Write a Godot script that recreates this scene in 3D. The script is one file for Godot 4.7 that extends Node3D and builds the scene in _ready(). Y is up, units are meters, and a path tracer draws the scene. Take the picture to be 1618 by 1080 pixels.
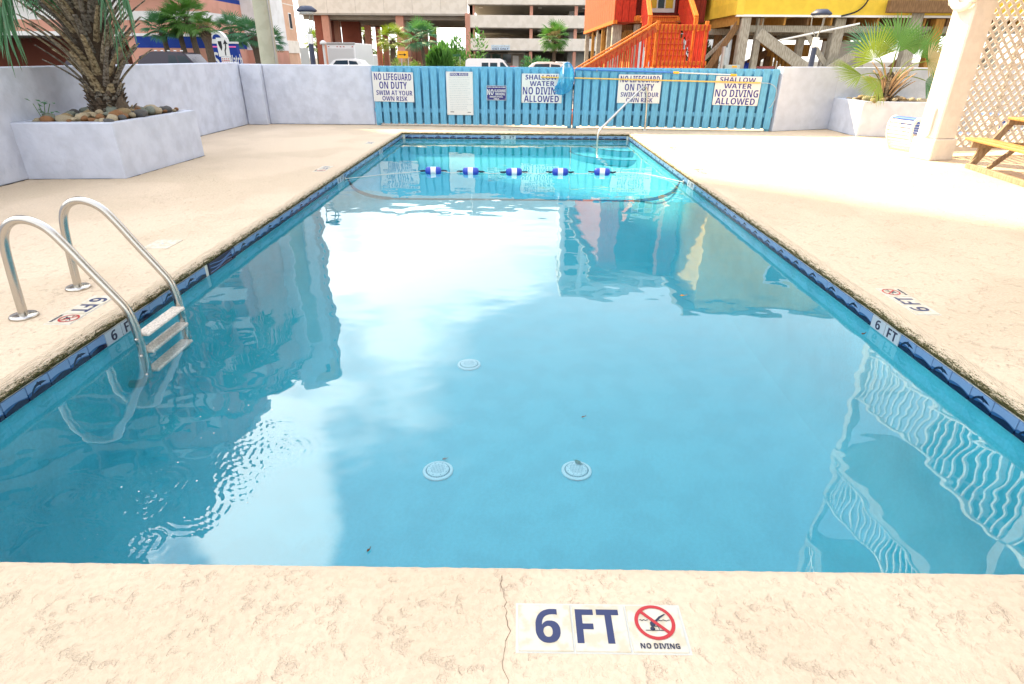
extends Node3D

# ---------------------------------------------------------------- shared state
var M := {}
var used := {}
var pc := {}
var rng := RandomNumberGenerator.new()
const FENCE_A := Vector3(-3.224, 0, -14.196)
const FENCE_B := Vector3(5.437, 0, -13.525)
const WATER_Y := -0.15
const STREET_Y := -0.8
const PX0 := -2.43
const PX1 := 2.32
const PZ0 := -1.36
const PZ1 := -13.06

func _ready() -> void:
	rng.seed = 7
	# ------------------------------------------------ camera, sky, sun, exposure
	var cam := Camera3D.new()
	cam.name = "camera"
	cam.position = Vector3(0, 1.42, 0)
	cam.rotation_degrees = Vector3(-25.733, 0.401, 0.4)
	cam.fov = 60.07
	cam.near = 0.05
	cam.far = 600.0
	add_child(cam)
	cam.current = true
	var env := Environment.new()
	env.background_mode = Environment.BG_SKY
	var sky := Sky.new()
	var psm := PanoramaSkyMaterial.new()
	psm.panorama = ImageTexture.create_from_image(sky_image())
	sky.sky_material = psm
	env.sky = sky
	env.background_energy_multiplier = 0.55
	env.tonemap_mode = Environment.TONE_MAPPER_LINEAR
	env.tonemap_exposure = 2.9
	env.volumetric_fog_enabled = true
	env.volumetric_fog_density = 0.0
	env.sdfgi_enabled = true
	env.ssao_enabled = true
	env.ssil_enabled = true
	var we := WorldEnvironment.new()
	we.name = "world_environment"
	we.environment = env
	add_child(we)
	var sun := DirectionalLight3D.new()
	sun.name = "sun"
	sun.light_color = Color(1.0, 0.90, 0.72)
	sun.light_energy = 1.6
	sun.light_angular_distance = 0.55
	sun.shadow_enabled = true
	add_child(sun)
	sun.look_at_from_position(Vector3.ZERO, Vector3(0.72, -0.956, 0.69), Vector3.UP)

	make_materials()
	# ------------------------------------------------ large structure
	build_ground()
	build_pool()
	build_water()
	build_walls()
	build_fence()
	build_planters()
	build_pink_hotel()
	build_yellow_hotel()
	build_towers()
	build_garage()
	build_orange_house()
	build_yellow_house()
	build_pool_hotel()
	# ------------------------------------------------ objects
	build_signs()
	build_ladder()
	build_handrail()
	build_floats()
	build_drains()
	build_markers()
	build_net_and_poles()
	build_left_palm()
	build_right_palm()
	build_rocks()
	build_terrace()
	build_street()
	build_vehicles()
	build_trees()
	build_debris()

# ---------------------------------------------------------------- sky
func sky_image() -> Image:
	var w := 1024
	var h := 512
	var im := Image.create(w, h, false, Image.FORMAT_RGBF)
	var n := FastNoiseLite.new()
	n.seed = 11
	n.noise_type = FastNoiseLite.TYPE_SIMPLEX_SMOOTH
	n.frequency = 0.55
	n.fractal_octaves = 6
	n.fractal_gain = 0.55
	var sund := Vector3(-0.72, 0.956, -0.69).normalized()
	for j in h:
		var el := PI * (0.5 - (j + 0.5) / h)
		for i in w:
			var az := wrapf(TAU * (i + 0.5) / w, -PI, PI)
			var d := Vector3(sin(az) * cos(el), sin(el), -cos(az) * cos(el))
			var y := maxf(d.y, 0.0)
			var t := pow(1.0 - y, 1.3)
			var c := Color(0.94, 1.03, 1.28).lerp(Color(1.0, 1.0, 0.98), clampf(t * 1.6 - 0.06, 0.0, 1.0))
			var p := Vector3(d.x, 0.0, d.z) / (y + 0.22)
			var f := n.get_noise_3d(p.x * 1.3, 3.7, p.z * 1.3)
			var g := n.get_noise_3d(p.x * 0.45 + 9.0, 1.0, p.z * 0.45)
			var cl := smoothstep(0.10, 0.38, f * 0.8 + g * 0.6 + 0.12 * (1.0 - y))
			var near_sun := pow(maxf(d.dot(sund), 0.0), 3.0)
			var azd := rad_to_deg(az) + 29.5
			var eld := rad_to_deg(el) - 38.0
			cl = maxf(cl, smoothstep(0.32, 0.56, exp(-pow(azd / 8.5, 2.0) - pow(eld / 12.0, 2.0)) + 1.1 * f))
			var bright := 1.3 + 4.6 * near_sun
			c = c * (1.0 + 0.7 * near_sun + 0.75 * exp(-pow(rad_to_deg(el) / 20.0, 2.0)))
			c = c.lerp(Color(bright, bright * 0.975, bright * 0.88), cl * (0.92 if d.y > 0.0 else 0.0))
			if d.y < 0.0:
				c = Color(0.55, 0.53, 0.5)
			im.set_pixel(i, j, c)
	return im

# ---------------------------------------------------------------- materials
func lin(r: float, g: float, b: float) -> Color:
	return Color(r, g, b).linear_to_srgb()

func mat(key: String, c: Color, rough := 0.8, metal := 0.0) -> StandardMaterial3D:
	var m := StandardMaterial3D.new()
	m.resource_name = key
	m.albedo_color = Color(c.r, c.g, c.b).linear_to_srgb()
	m.roughness = rough
	m.metallic = metal
	M[key] = m
	return m

func noise_img(sd: int, freq: float, oct := 4, size := 512, kind := FastNoiseLite.TYPE_SIMPLEX_SMOOTH, gain := 0.5) -> Image:
	var n := FastNoiseLite.new()
	n.seed = sd
	n.noise_type = kind
	n.frequency = freq
	n.fractal_octaves = oct
	n.fractal_gain = gain
	var im := n.get_seamless_image(size, size)
	im.convert(Image.FORMAT_L8)
	return im

# remap a grey image to a colour ramp lo..hi (multiplies the albedo)
func ramp_tex(im: Image, lo: Color, hi: Color, a := 0.25, b := 0.75) -> ImageTexture:
	var w := im.get_width()
	var h := im.get_height()
	var src := im.get_data()
	var dst := PackedByteArray()
	dst.resize(w * h * 3)
	var lut := []
	for v in 256:
		var t := smoothstep(a, b, v / 255.0)
		var c := lo.lerp(hi, t)
		lut.append([int(clampf(c.r, 0, 1) * 255), int(clampf(c.g, 0, 1) * 255), int(clampf(c.b, 0, 1) * 255)])
	for k in w * h:
		var l: Array = lut[src[k]]
		dst[k * 3] = l[0]
		dst[k * 3 + 1] = l[1]
		dst[k * 3 + 2] = l[2]
	return ImageTexture.create_from_image(Image.create_from_data(w, h, false, Image.FORMAT_RGB8, dst))

func grey_tex(im: Image, a := 0.0, b := 1.0) -> ImageTexture:
	return ramp_tex(im, Color.BLACK, Color.WHITE, a, b)

func tri(m: StandardMaterial3D, metres: float, tex: Texture2D = null, bump: Texture2D = null, bump_cm := 0.2, world := true) -> void:
	m.uv1_triplanar = true
	m.uv1_world_triplanar = world
	m.uv1_scale = Vector3.ONE / metres
	if tex:
		m.albedo_texture = tex
	if bump:
		m.heightmap_enabled = true
		m.heightmap_texture = bump
		m.heightmap_scale = bump_cm

func over(m: StandardMaterial3D, metres: float, tex: Texture2D) -> void:
	m.detail_enabled = true
	m.detail_blend_mode = BaseMaterial3D.BLEND_MODE_MUL
	m.detail_uv_layer = BaseMaterial3D.DETAIL_UV_2
	m.uv2_triplanar = true
	m.uv2_world_triplanar = true
	m.uv2_scale = Vector3.ONE / metres
	m.detail_albedo = tex

func make_materials() -> void:
	var grain := noise_img(3, 0.02, 5)
	var soft := noise_img(5, 0.008, 4)
	var streak := stretched(noise_img(8, 0.03, 4), 6)
	var t_soft := ramp_tex(soft, Color(0.96, 0.96, 0.96), Color(1, 1, 1))
	var t_grain := ramp_tex(grain, Color(0.82, 0.82, 0.82), Color(1, 1, 1))
	var t_stain := ramp_tex(noise_img(21, 0.006, 5), Color(0.96, 0.957, 0.95), Color(1, 1, 1), 0.28, 0.6)
	var t_wood := ramp_tex(streak, Color(0.84, 0.83, 0.82), Color(1, 1, 1), 0.25, 0.7)
	var b_grain := grey_tex(grain, 0.2, 0.8)
	# deck: sprayed, knocked-down coating with shallow pits
	var m := mat("deck", Color(0.65, 0.525, 0.39), 0.86)
	tri(m, 0.95, deck_colour(), deck_relief(), 1.05)
	over(m, 6.5, t_stain)
	m = mat("crack", Color(0.16, 0.11, 0.07), 0.95)
	m = mat("coping", Color(0.65, 0.525, 0.39), 0.9)
	m.albedo_texture = coping_tex()
	m.heightmap_enabled = true
	m.heightmap_texture = b_grain
	m.heightmap_scale = 0.6
	m = mat("plaster", Color(0.065, 0.46, 0.58), 0.75)
	tri(m, 2.2, ramp_tex(noise_img(31, 0.012, 6), Color(0.94, 0.955, 0.96), Color(1, 1, 1), 0.25, 0.7), null)
	over(m, 0.3, ramp_tex(grain, Color(0.95, 0.96, 0.96), Color(1, 1, 1)))
	m = mat("tile_line", Color(0.015, 0.03, 0.05), 0.9)
	m = mat("grout", Color(0.55, 0.55, 0.5), 0.9)
	m = StandardMaterial3D.new()
	m.resource_name = "water"
	m.albedo_color = Color(1, 1, 1, 0.0)
	m.transparency = BaseMaterial3D.TRANSPARENCY_ALPHA
	m.roughness = 0.0
	m.metallic_specular = 0.5
	M["water"] = m
	# painted block walls
	m = mat("wall_paint", Color(0.57, 0.61, 0.72), 0.75)
	tri(m, 1.4, t_soft, b_grain, 0.25)
	over(m, 3.4, ramp_tex(noise_img(41, 0.01, 6), Color(0.965, 0.968, 0.972), Color(1, 1, 1), 0.25, 0.6))
	m = mat("fence_blue", Color(0.13, 0.39, 0.60), 0.6)
	tri(m, 0.6, ramp_tex(streak, Color(0.93, 0.93, 0.93), Color(1, 1, 1), 0.25, 0.7), grey_tex(streak), 0.02)
	mat("sign_ink", Color(0.02, 0.018, 0.20), 0.5)
	mat("sign_white", Color(0.62, 0.63, 0.63), 0.35)
	mat("ink_blue", Color(0.012, 0.022, 0.092), 0.5)
	mat("ink_navy", Color(0.007, 0.01, 0.04), 0.5)
	mat("ink_grey", Color(0.42, 0.47, 0.5), 0.6)
	mat("ink_black", Color(0.02, 0.02, 0.025), 0.6)
	mat("ink_red", Color(0.42, 0.008, 0.012), 0.45)
	m = mat("tile_white", Color(0.60, 0.555, 0.46), 0.6)
	tri(m, 0.35, ramp_tex(noise_img(51, 0.012, 5), Color(0.955, 0.935, 0.89), Color(1, 1, 1), 0.25, 0.6))
	mat("tile_pale", Color(0.33, 0.40, 0.46), 0.35)
	mat("steel", Color(0.52, 0.50, 0.465), 0.27, 1.0)
	m = mat("tread", Color(0.74, 0.67, 0.58), 0.6)
	tri(m, 0.2, t_grain)
	mat("float_blue", Color(0.02, 0.06, 0.45), 0.35)
	mat("float_white", Color(0.8, 0.8, 0.8), 0.4)
	mat("rope", Color(0.55, 0.58, 0.55), 0.9)
	mat("rope_dark", Color(0.03, 0.05, 0.08), 0.8)
	mat("drain", Color(0.42, 0.70, 0.76), 0.6)
	mat("drain_dark", Color(0.03, 0.16, 0.24), 0.6)
	m = mat("gravel", Color(0.2, 0.15, 0.1), 0.95)
	tri(m, 0.3, t_grain, b_grain, 1.0)
	var rocks := [Color(0.34, 0.25, 0.14), Color(0.42, 0.36, 0.26), Color(0.24, 0.27, 0.24), Color(0.30, 0.15, 0.07), Color(0.14, 0.14, 0.15), Color(0.5, 0.42, 0.3)]
	for k in rocks.size():
		m = mat("rock%d" % k, rocks[k], 0.7)
		tri(m, 0.22, ramp_tex(noise_img(60 + k, 0.02, 5, 256), Color(0.7, 0.68, 0.62), Color(1, 1, 1)), null, 0.2, false)
	m = mat("trunk", Color(0.13, 0.10, 0.075), 0.95)
	tri(m, 0.4, t_wood, b_grain, 1.2)
	m = mat("fibre", Color(0.09, 0.065, 0.045), 0.98)
	tri(m, 0.3, t_grain, b_grain, 1.5)
	for k in 3:
		m = mat("boot%d" % k, [Color(0.31, 0.27, 0.20), Color(0.21, 0.19, 0.16), Color(0.33, 0.27, 0.17)][k], 0.85)
		tri(m, 0.25, ramp_tex(noise_img(70 + k, 0.02, 5, 256), Color(0.5, 0.47, 0.45), Color(1, 1, 1), 0.25, 0.65), null, 0.2, false)
	m = mat("boot_tan", Color(0.5, 0.33, 0.19), 0.85)
	tri(m, 0.25, t_grain, null, 0.2, false)
	for k in 4:
		m = mat("leaf%d" % k, [Color(0.06, 0.17, 0.085), Color(0.06, 0.15, 0.02), Color(0.15, 0.21, 0.015), Color(0.33, 0.27, 0.12)][k], 0.5)
		m.backlight_enabled = true
		m.backlight = [Color(0.15, 0.3, 0.15), Color(0.2, 0.36, 0.1), Color(0.34, 0.42, 0.08), Color(0.2, 0.18, 0.1)][k]
	for k in 4:
		m = mat("bush%d" % k, [Color(0.045, 0.15, 0.08), Color(0.06, 0.17, 0.03), Color(0.16, 0.2, 0.03), Color(0.17, 0.16, 0.08)][k], 0.6)
		m.backlight_enabled = true
		m.backlight = Color(0.25, 0.4, 0.15)
	# buildings
	for a in [["pink", Color(0.60, 0.31, 0.235)], ["cream", Color(0.78, 0.73, 0.66)], ["offwhite", Color(0.74, 0.74, 0.74)], ["yellow_stucco", Color(0.72, 0.53, 0.17)], ["peach", Color(0.66, 0.42, 0.30)], ["maroon", Color(0.3, 0.10, 0.07)], ["blue_band", Color(0.015, 0.045, 0.26)], ["concrete", Color(0.42, 0.39, 0.35)], ["tan_wall", Color(0.36, 0.31, 0.26)], ["shaded_rose", Color(0.30, 0.20, 0.17)], ["shaded_slate", Color(0.17, 0.24, 0.27)], ["shaded_cream", Color(0.38, 0.32, 0.27)], ["pale_grey", Color(0.70, 0.72, 0.70)]]:  # rose, brownish cream and slate walls darkened: facade shade put into their colour
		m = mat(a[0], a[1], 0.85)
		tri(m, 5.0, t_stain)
	mat("dark", Color(0.03, 0.028, 0.028), 0.9)
	mat("glass", Color(0.03, 0.05, 0.07), 0.06)
	mat("white_metal", Color(0.8, 0.8, 0.8), 0.4)
	m = mat("orange_wood", Color(0.68, 0.19, 0.025), 0.65)
	tri(m, 0.8, t_wood, null)
	m = mat("orange_pale", Color(0.52, 0.105, 0.035), 0.65)
	tri(m, 0.8, t_wood)
	m = mat("red_wood", Color(0.50, 0.035, 0.015), 0.65)
	tri(m, 0.8, t_wood)
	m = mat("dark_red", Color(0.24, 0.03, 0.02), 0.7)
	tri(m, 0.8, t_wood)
	for k in 3:
		m = mat("clapboard%d" % k, [Color(0.80, 0.56, 0.06), Color(0.77, 0.54, 0.065), Color(0.82, 0.58, 0.07)][k], 0.6)
		tri(m, 1.5, t_soft)
	m = mat("grey_wood", Color(0.42, 0.39, 0.33), 0.85)
	tri(m, 0.7, t_wood, grey_tex(streak), 0.08)
	m = mat("brown_wood", Color(0.24, 0.14, 0.07), 0.85)
	tri(m, 0.7, t_wood)
	m = mat("amber_wood", Color(0.48, 0.25, 0.06), 0.8)
	tri(m, 0.7, t_wood)
	mat("meter_grey", Color(0.42, 0.48, 0.46), 0.5)
	m = mat("table_yellow", Color(0.50, 0.255, 0.075), 0.5)
	tri(m, 0.6, t_wood)
	m = mat("frame_brown", Color(0.33, 0.25, 0.17), 0.7)
	tri(m, 0.6, t_wood)
	m = mat("column_paint", Color(0.74, 0.69, 0.635), 0.8)
	tri(m, 1.0, t_soft, b_grain, 0.15)
	mat("chaise_white", Color(0.8, 0.76, 0.68), 0.4)
	mat("chaise_blue", Color(0.04, 0.12, 0.5), 0.45)
	m = mat("asphalt", Color(0.09, 0.088, 0.085), 0.92)
	tri(m, 4.0, t_grain)
	m = mat("pavement", Color(0.36, 0.34, 0.31), 0.9)
	tri(m, 3.0, t_grain)
	mat("lamp_hat", Color(0.03, 0.04, 0.08), 0.5)
	mat("lamp_post", Color(0.28, 0.27, 0.25), 0.6)
	mat("lamp_glass", Color(0.75, 0.76, 0.75), 0.2)
	m = mat("pole_concrete", Color(0.46, 0.46, 0.36), 0.9)
	tri(m, 1.5, t_stain)
	mat("car_white", Color(0.85, 0.86, 0.87), 0.25)
	mat("car_dark", Color(0.05, 0.045, 0.07), 0.2)
	mat("car_red", Color(0.45, 0.04, 0.03), 0.25)
	mat("tyre", Color(0.02, 0.02, 0.02), 0.9)
	mat("sign_yellow", Color(0.85, 0.42, 0.01), 0.5)
	mat("sign_pink", Color(0.85, 0.12, 0.42), 0.5)
	mat("sign_back", Color(0.45, 0.45, 0.44), 0.5, 0.6)
	m = mat("net_blue", Color(0.05, 0.35, 0.55), 0.6)
	m.backlight_enabled = true
	m.backlight = Color(0.3, 0.7, 0.9)
	mat("pole_yellow", Color(0.72, 0.45, 0.08), 0.45)
	mat("pole_blue", Color(0.04, 0.16, 0.5), 0.4)
	mat("hose", Color(0.35, 0.4, 0.45), 0.5)
	mat("dirt", Color(0.05, 0.045, 0.04), 0.95)
	mat("debris", Color(0.12, 0.07, 0.03), 0.9)
	mat("debris_orange", Color(0.6, 0.24, 0.02), 0.7)
	for m2 in M.values():
		if m2.metallic == 0.0 and m2.roughness > 0.55:
			m2.metallic_specular = 0.35

# stretches a grey image along y (wood grain)
func stretched(im: Image, times: int) -> Image:
	var w := im.get_width()
	var h := im.get_height()
	var o := Image.create(w, h, false, Image.FORMAT_L8)
	for t in 1:
		var s := im.duplicate()
		s.resize(w, h * times, Image.INTERPOLATE_BILINEAR)
		o.blit_rect(s, Rect2i(0, 0, w, h), Vector2i.ZERO)
	# blend the seam
	for y in 40:
		var k := (40.0 - y) / 40.0 * 0.5
		for x in w:
			var a := o.get_pixel(x, y).r
			var b := o.get_pixel(x, h - 1 - y).r
			o.set_pixel(x, y, Color.WHITE * lerpf(a, b, k))
			o.set_pixel(x, h - 1 - y, Color.WHITE * lerpf(b, a, k))
	return o

func deck_relief() -> ImageTexture:
	var s := 1024
	var a := noise_img(101, 0.014, 6, s, FastNoiseLite.TYPE_SIMPLEX_SMOOTH, 0.70).get_data()
	var b := noise_img(102, 0.05, 3, s).get_data()
	var e := noise_img(104, 0.004, 3, s).get_data()
	var d := PackedByteArray()
	d.resize(s * s)
	for k in s * s:
		var v := a[k] / 255.0
		var w := lerpf(0.5, 1.2, smoothstep(0.40, 0.62, e[k] / 255.0))
		d[k] = int(clampf(0.66 - 1.5 * w * maxf(0.0, v - 0.56) - 0.35 * maxf(0.0, 0.40 - v) + 0.14 * (b[k] / 255.0 - 0.5), 0, 1) * 255)
	return ImageTexture.create_from_image(Image.create_from_data(s, s, false, Image.FORMAT_L8, d))

func deck_colour() -> ImageTexture:
	var s := 1024
	var im := noise_img(103, 0.03, 5, s)
	var d := im.get_data()
	var r := RandomNumberGenerator.new()
	r.seed = 4
	var o := PackedByteArray()
	o.resize(s * s * 3)
	for k in s * s:
		var t := 0.965 + 0.035 * smoothstep(0.3, 0.65, d[k] / 255.0)
		var c := Color(t, t * 0.995, t * 0.985)
		if r.randf() < 0.0006:
			c = c * 0.55
		o[k * 3] = int(c.r * 255)
		o[k * 3 + 1] = int(c.g * 255)
		o[k * 3 + 2] = int(c.b * 255)
	return ImageTexture.create_from_image(Image.create_from_data(s, s, false, Image.FORMAT_RGB8, o))

# coping: clean cream on top, algae and dirt with a grain of its own on the drop towards the water (v runs 0 top .. 1 bottom)
func coping_tex() -> ImageTexture:
	var w := 1024
	var h := 128
	var a := noise_img(111, 0.012, 5, 1024, FastNoiseLite.TYPE_SIMPLEX_SMOOTH, 0.65).get_data()
	var b := noise_img(112, 0.06, 4, 1024, FastNoiseLite.TYPE_SIMPLEX_SMOOTH, 0.7).get_data()
	var o := PackedByteArray()
	o.resize(w * h * 3)
	for y in h:
		var v := y / float(h)
		for x in w:
			var n := a[(y * 4 % 1024) * 1024 + x] / 255.0
			var f := b[(y * 5 % 1024) * 1024 + x] / 255.0
			var k := smoothstep(0.0, 0.22, (v - 0.47) * 1.3 + (n - 0.5) * 0.6 + (f - 0.5) * 0.85)
			var moss := Color(0.42, 0.44, 0.24).lerp(Color(0.20, 0.22, 0.13), smoothstep(0.35, 0.65, f))
			var c := Color(0.97, 0.97, 0.96).lerp(moss, k)
			var i := (y * w + x) * 3
			o[i] = int(c.r * 255)
			o[i + 1] = int(c.g * 255)
			o[i + 2] = int(c.b * 255)
	return ImageTexture.create_from_image(Image.create_from_data(w, h, false, Image.FORMAT_RGB8, o))

# ---------------------------------------------------------------- naming
func numbered(called: String) -> String:
	if not used.has(called):
		used[called] = 0
		return called
	used[called] += 1
	return "%s_%03d" % [called, used[called]]

func tag(o: Node3D, label: String, category: String, group := "", kind := "") -> Node3D:
	if label:
		o.set_meta("label", label)
	if category:
		o.set_meta("category", category)
	if group:
		o.set_meta("group", group)
	if kind:
		o.set_meta("kind", kind)
	return o

func thing(called: String, label: String, category: String, at := Vector3.ZERO, turn := 0.0, group := "") -> Node3D:
	var o := Node3D.new()
	o.name = numbered(called)
	add_child(o, true)
	o.position = at
	o.rotation.y = turn
	tag(o, label, category, group)
	return o

func put(called: String, mesh: Mesh, m: Material, parent: Node3D = null, xf := Transform3D()) -> MeshInstance3D:
	var o := MeshInstance3D.new()
	if parent == null:
		o.name = numbered(called)
		add_child(o, true)
	else:
		var key := "%d/%s" % [parent.get_instance_id(), called]
		var k: int = pc.get(key, 0)
		pc[key] = k + 1
		if k > 0:
			called = "%s_%03d" % [called, k]
		o.name = called
		parent.add_child(o, true)
	o.mesh = mesh
	o.transform = xf
	if m:
		o.material_override = m
	return o

func obj(called: String, st: SurfaceTool, m: Material, parent: Node3D = null, xf := Transform3D()) -> MeshInstance3D:
	return put(called, done(st), m, parent, xf)

func struct(called: String, st: SurfaceTool, m: Material, parent: Node3D = null) -> MeshInstance3D:
	var o := obj(called, st, m, parent)
	if parent == null:
		o.set_meta("kind", "structure")
	return o

# ---------------------------------------------------------------- mesh helpers
func mb() -> SurfaceTool:
	var st := SurfaceTool.new()
	st.begin(Mesh.PRIMITIVE_TRIANGLES)
	return st

func done(st: SurfaceTool) -> ArrayMesh:
	st.generate_normals()
	return st.commit()

func tri3(st: SurfaceTool, a: Vector3, b: Vector3, c: Vector3) -> void:   # counter-clockwise seen from outside
	st.add_vertex(a)
	st.add_vertex(c)
	st.add_vertex(b)

func quad(st: SurfaceTool, a: Vector3, b: Vector3, c: Vector3, d: Vector3) -> void:
	tri3(st, a, b, c)
	tri3(st, a, c, d)

func face_out(st: SurfaceTool, pts: Array, ref: Vector3) -> void:
	var mid := Vector3.ZERO
	for p in pts:
		mid += p
	mid /= pts.size()
	var n: Vector3 = (pts[1] - pts[0]).cross(pts[2] - pts[0])
	if n.dot(mid - ref) < 0.0:
		pts.reverse()
	for k in range(1, pts.size() - 1):
		tri3(st, pts[0], pts[k], pts[k + 1])

# a box, its edges chamfered by b
func box(st: SurfaceTool, c: Vector3, s: Vector3, b := 0.0, basis := Basis()) -> void:
	st.set_smooth_group(-1)
	var h := s * 0.5
	b = minf(b, minf(h.x, minf(h.y, h.z)) * 0.9)
	for a in 3:
		var u := (a + 1) % 3
		var v := (a + 2) % 3
		for sg in [-1.0, 1.0]:
			var f := []
			for q in [[-1, -1], [1, -1], [1, 1], [-1, 1]]:
				var p := Vector3.ZERO
				p[a] = sg * h[a]
				p[u] = q[0] * (h[u] - b)
				p[v] = q[1] * (h[v] - b)
				f.append(c + basis * p)
			face_out(st, f, c)
	if b <= 0.0:
		return
	for w in 3:
		var a := (w + 1) % 3
		var u := (w + 2) % 3
		for sa in [-1.0, 1.0]:
			for su in [-1.0, 1.0]:
				var f := []
				for q in [[0, -1], [1, -1], [1, 1], [0, 1]]:
					var p := Vector3.ZERO
					p[a] = sa * (h[a] - (b if q[0] == 1 else 0.0))
					p[u] = su * (h[u] - (b if q[0] == 0 else 0.0))
					p[w] = q[1] * (h[w] - b)
					f.append(c + basis * p)
				face_out(st, f, c)
	for sx in [-1.0, 1.0]:
		for sy in [-1.0, 1.0]:
			for sz in [-1.0, 1.0]:
				var f := []
				for k in 3:
					var p := Vector3(sx * h.x, sy * h.y, sz * h.z)
					for j in 3:
						if j != k:
							p[j] -= signf(p[j]) * b
					f.append(c + basis * p)
				face_out(st, f, c)

func boxm(s: Vector3, b := 0.0) -> ArrayMesh:
	var st := mb()
	box(st, Vector3.ZERO, s, b)
	return done(st)

# a bar of rectangular section from p to q
func bar(st: SurfaceTool, p: Vector3, q: Vector3, w: float, t: float, b := 0.0, up := Vector3.UP) -> void:
	var d := q - p
	var z := d.normalized()
	var x := up.cross(z)
	if x.length() < 0.01:
		x = Vector3.RIGHT.cross(z)
	x = x.normalized()
	box(st, (p + q) * 0.5, Vector3(w, t, d.length()), b, Basis(x, z.cross(x), z))

func tube(st: SurfaceTool, pts: Array, r, sides := 12, caps := true) -> void:
	st.set_smooth_group(0)
	var n := pts.size()
	var rings := []
	var x := Vector3.ZERO
	for k in n:
		var d: Vector3 = (pts[mini(k + 1, n - 1)] - pts[maxi(k - 1, 0)]).normalized()
		if k == 0:
			x = d.cross(Vector3.UP if absf(d.y) < 0.9 else Vector3.RIGHT).normalized()
		x = (x - d * x.dot(d)).normalized()
		var y := d.cross(x)
		var rr: float = r[k] if r is Array else r
		var ring := []
		for j in sides:
			var a := TAU * j / sides
			ring.append(pts[k] + (x * cos(a) + y * sin(a)) * rr)
		rings.append(ring)
	for k in n - 1:
		for j in sides:
			var j2 := (j + 1) % sides
			quad(st, rings[k][j], rings[k][j2], rings[k + 1][j2], rings[k + 1][j])
	if caps:
		st.set_smooth_group(-1)
		for e in [0, n - 1]:
			for j in sides:
				var j2 := (j + 1) % sides
				if e == 0:
					tri3(st, pts[0], rings[0][j2], rings[0][j])
				else:
					tri3(st, pts[e], rings[e][j], rings[e][j2])

func smooth_path(pts: Array, per := 5) -> Array:
	var out := []
	var n := pts.size()
	for k in n - 1:
		var p0: Vector3 = pts[maxi(k - 1, 0)]
		var p1: Vector3 = pts[k]
		var p2: Vector3 = pts[k + 1]
		var p3: Vector3 = pts[mini(k + 2, n - 1)]
		for j in per:
			out.append(p1.cubic_interpolate(p2, p0, p3, j / float(per)))
	out.append(pts[n - 1])
	return out

# profile: [radius, height] pairs, turned round y
func lathe(st: SurfaceTool, prof: Array, seg := 24, c := Vector3.ZERO, smooth := true) -> void:
	st.set_smooth_group(0 if smooth else -1)
	for k in prof.size() - 1:
		for j in seg:
			var a0 := TAU * j / seg
			var a1 := TAU * (j + 1) / seg
			var r0: float = prof[k][0]
			var r1: float = prof[k + 1][0]
			var p := c + Vector3(cos(a0) * r0, prof[k][1], -sin(a0) * r0)
			var q := c + Vector3(cos(a1) * r0, prof[k][1], -sin(a1) * r0)
			var s := c + Vector3(cos(a1) * r1, prof[k + 1][1], -sin(a1) * r1)
			var t := c + Vector3(cos(a0) * r1, prof[k + 1][1], -sin(a0) * r1)
			if r0 > 1e-5:
				tri3(st, p, q, s)
			if r1 > 1e-5:
				tri3(st, p, s, t)

# a polygon in x-y pushed from z=-d/2 to d/2, placed by xf
func prism(st: SurfaceTool, poly: PackedVector2Array, d: float, xf := Transform3D()) -> void:
	st.set_smooth_group(-1)
	if Geometry2D.is_polygon_clockwise(poly) == false:
		poly = poly.duplicate()
	else:
		poly = poly.duplicate()
		poly.reverse()
	# now clockwise in y-down terms = counter-clockwise with y up is what we want: check by area
	var area := 0.0
	for k in poly.size():
		area += poly[k].cross(poly[(k + 1) % poly.size()])
	if area < 0.0:
		poly.reverse()
	var idx := Geometry2D.triangulate_polygon(poly)
	for k in range(0, idx.size(), 3):
		var a := poly[idx[k]]
		var b := poly[idx[k + 1]]
		var c := poly[idx[k + 2]]
		if (b - a).cross(c - a) < 0.0:
			var t := b
			b = c
			c = t
		tri3(st, xf * Vector3(a.x, a.y, d / 2), xf * Vector3(b.x, b.y, d / 2), xf * Vector3(c.x, c.y, d / 2))
		tri3(st, xf * Vector3(a.x, a.y, -d / 2), xf * Vector3(c.x, c.y, -d / 2), xf * Vector3(b.x, b.y, -d / 2))
	for k in poly.size():
		var a := poly[k]
		var b := poly[(k + 1) % poly.size()]
		quad(st, xf * Vector3(a.x, a.y, d / 2), xf * Vector3(a.x, a.y, -d / 2), xf * Vector3(b.x, b.y, -d / 2), xf * Vector3(b.x, b.y, d / 2))

func pv(a: Array) -> PackedVector2Array:
	var o := PackedVector2Array()
	for k in range(0, a.size(), 2):
		o.append(Vector2(a[k], a[k + 1]))
	return o

# a rounded stone
func pebble(sd: int) -> ArrayMesh:
	var r := RandomNumberGenerator.new()
	r.seed = sd
	var n := FastNoiseLite.new()
	n.seed = sd
	n.frequency = 0.7
	var st := mb()
	st.set_smooth_group(0)
	var nu := 10
	var nv := 7
	var e := r.randf_range(0.75, 1.0)
	var g := []
	for j in nv + 1:
		var row := []
		for i in nu:
			var th := PI * j / nv
			var ph := TAU * i / nu
			var d := Vector3(sin(th) * cos(ph), cos(th), sin(th) * sin(ph))
			var k := 1.0 + 0.28 * n.get_noise_3dv(d * 1.4)
			var p := d * k
			p = Vector3(signf(p.x) * pow(absf(p.x), 0.9), signf(p.y) * pow(absf(p.y), 0.95) * 0.56, p.z * e * 0.8)
			row.append(p)
		g.append(row)
	for j in nv:
		for i in nu:
			var i2 := (i + 1) % nu
			if j > 0:
				tri3(st, g[j][i], g[j][i2], g[j + 1][i])
			if j < nv - 1:
				tri3(st, g[j][i2], g[j + 1][i2], g[j + 1][i])
	return done(st)

var font: SystemFont
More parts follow.
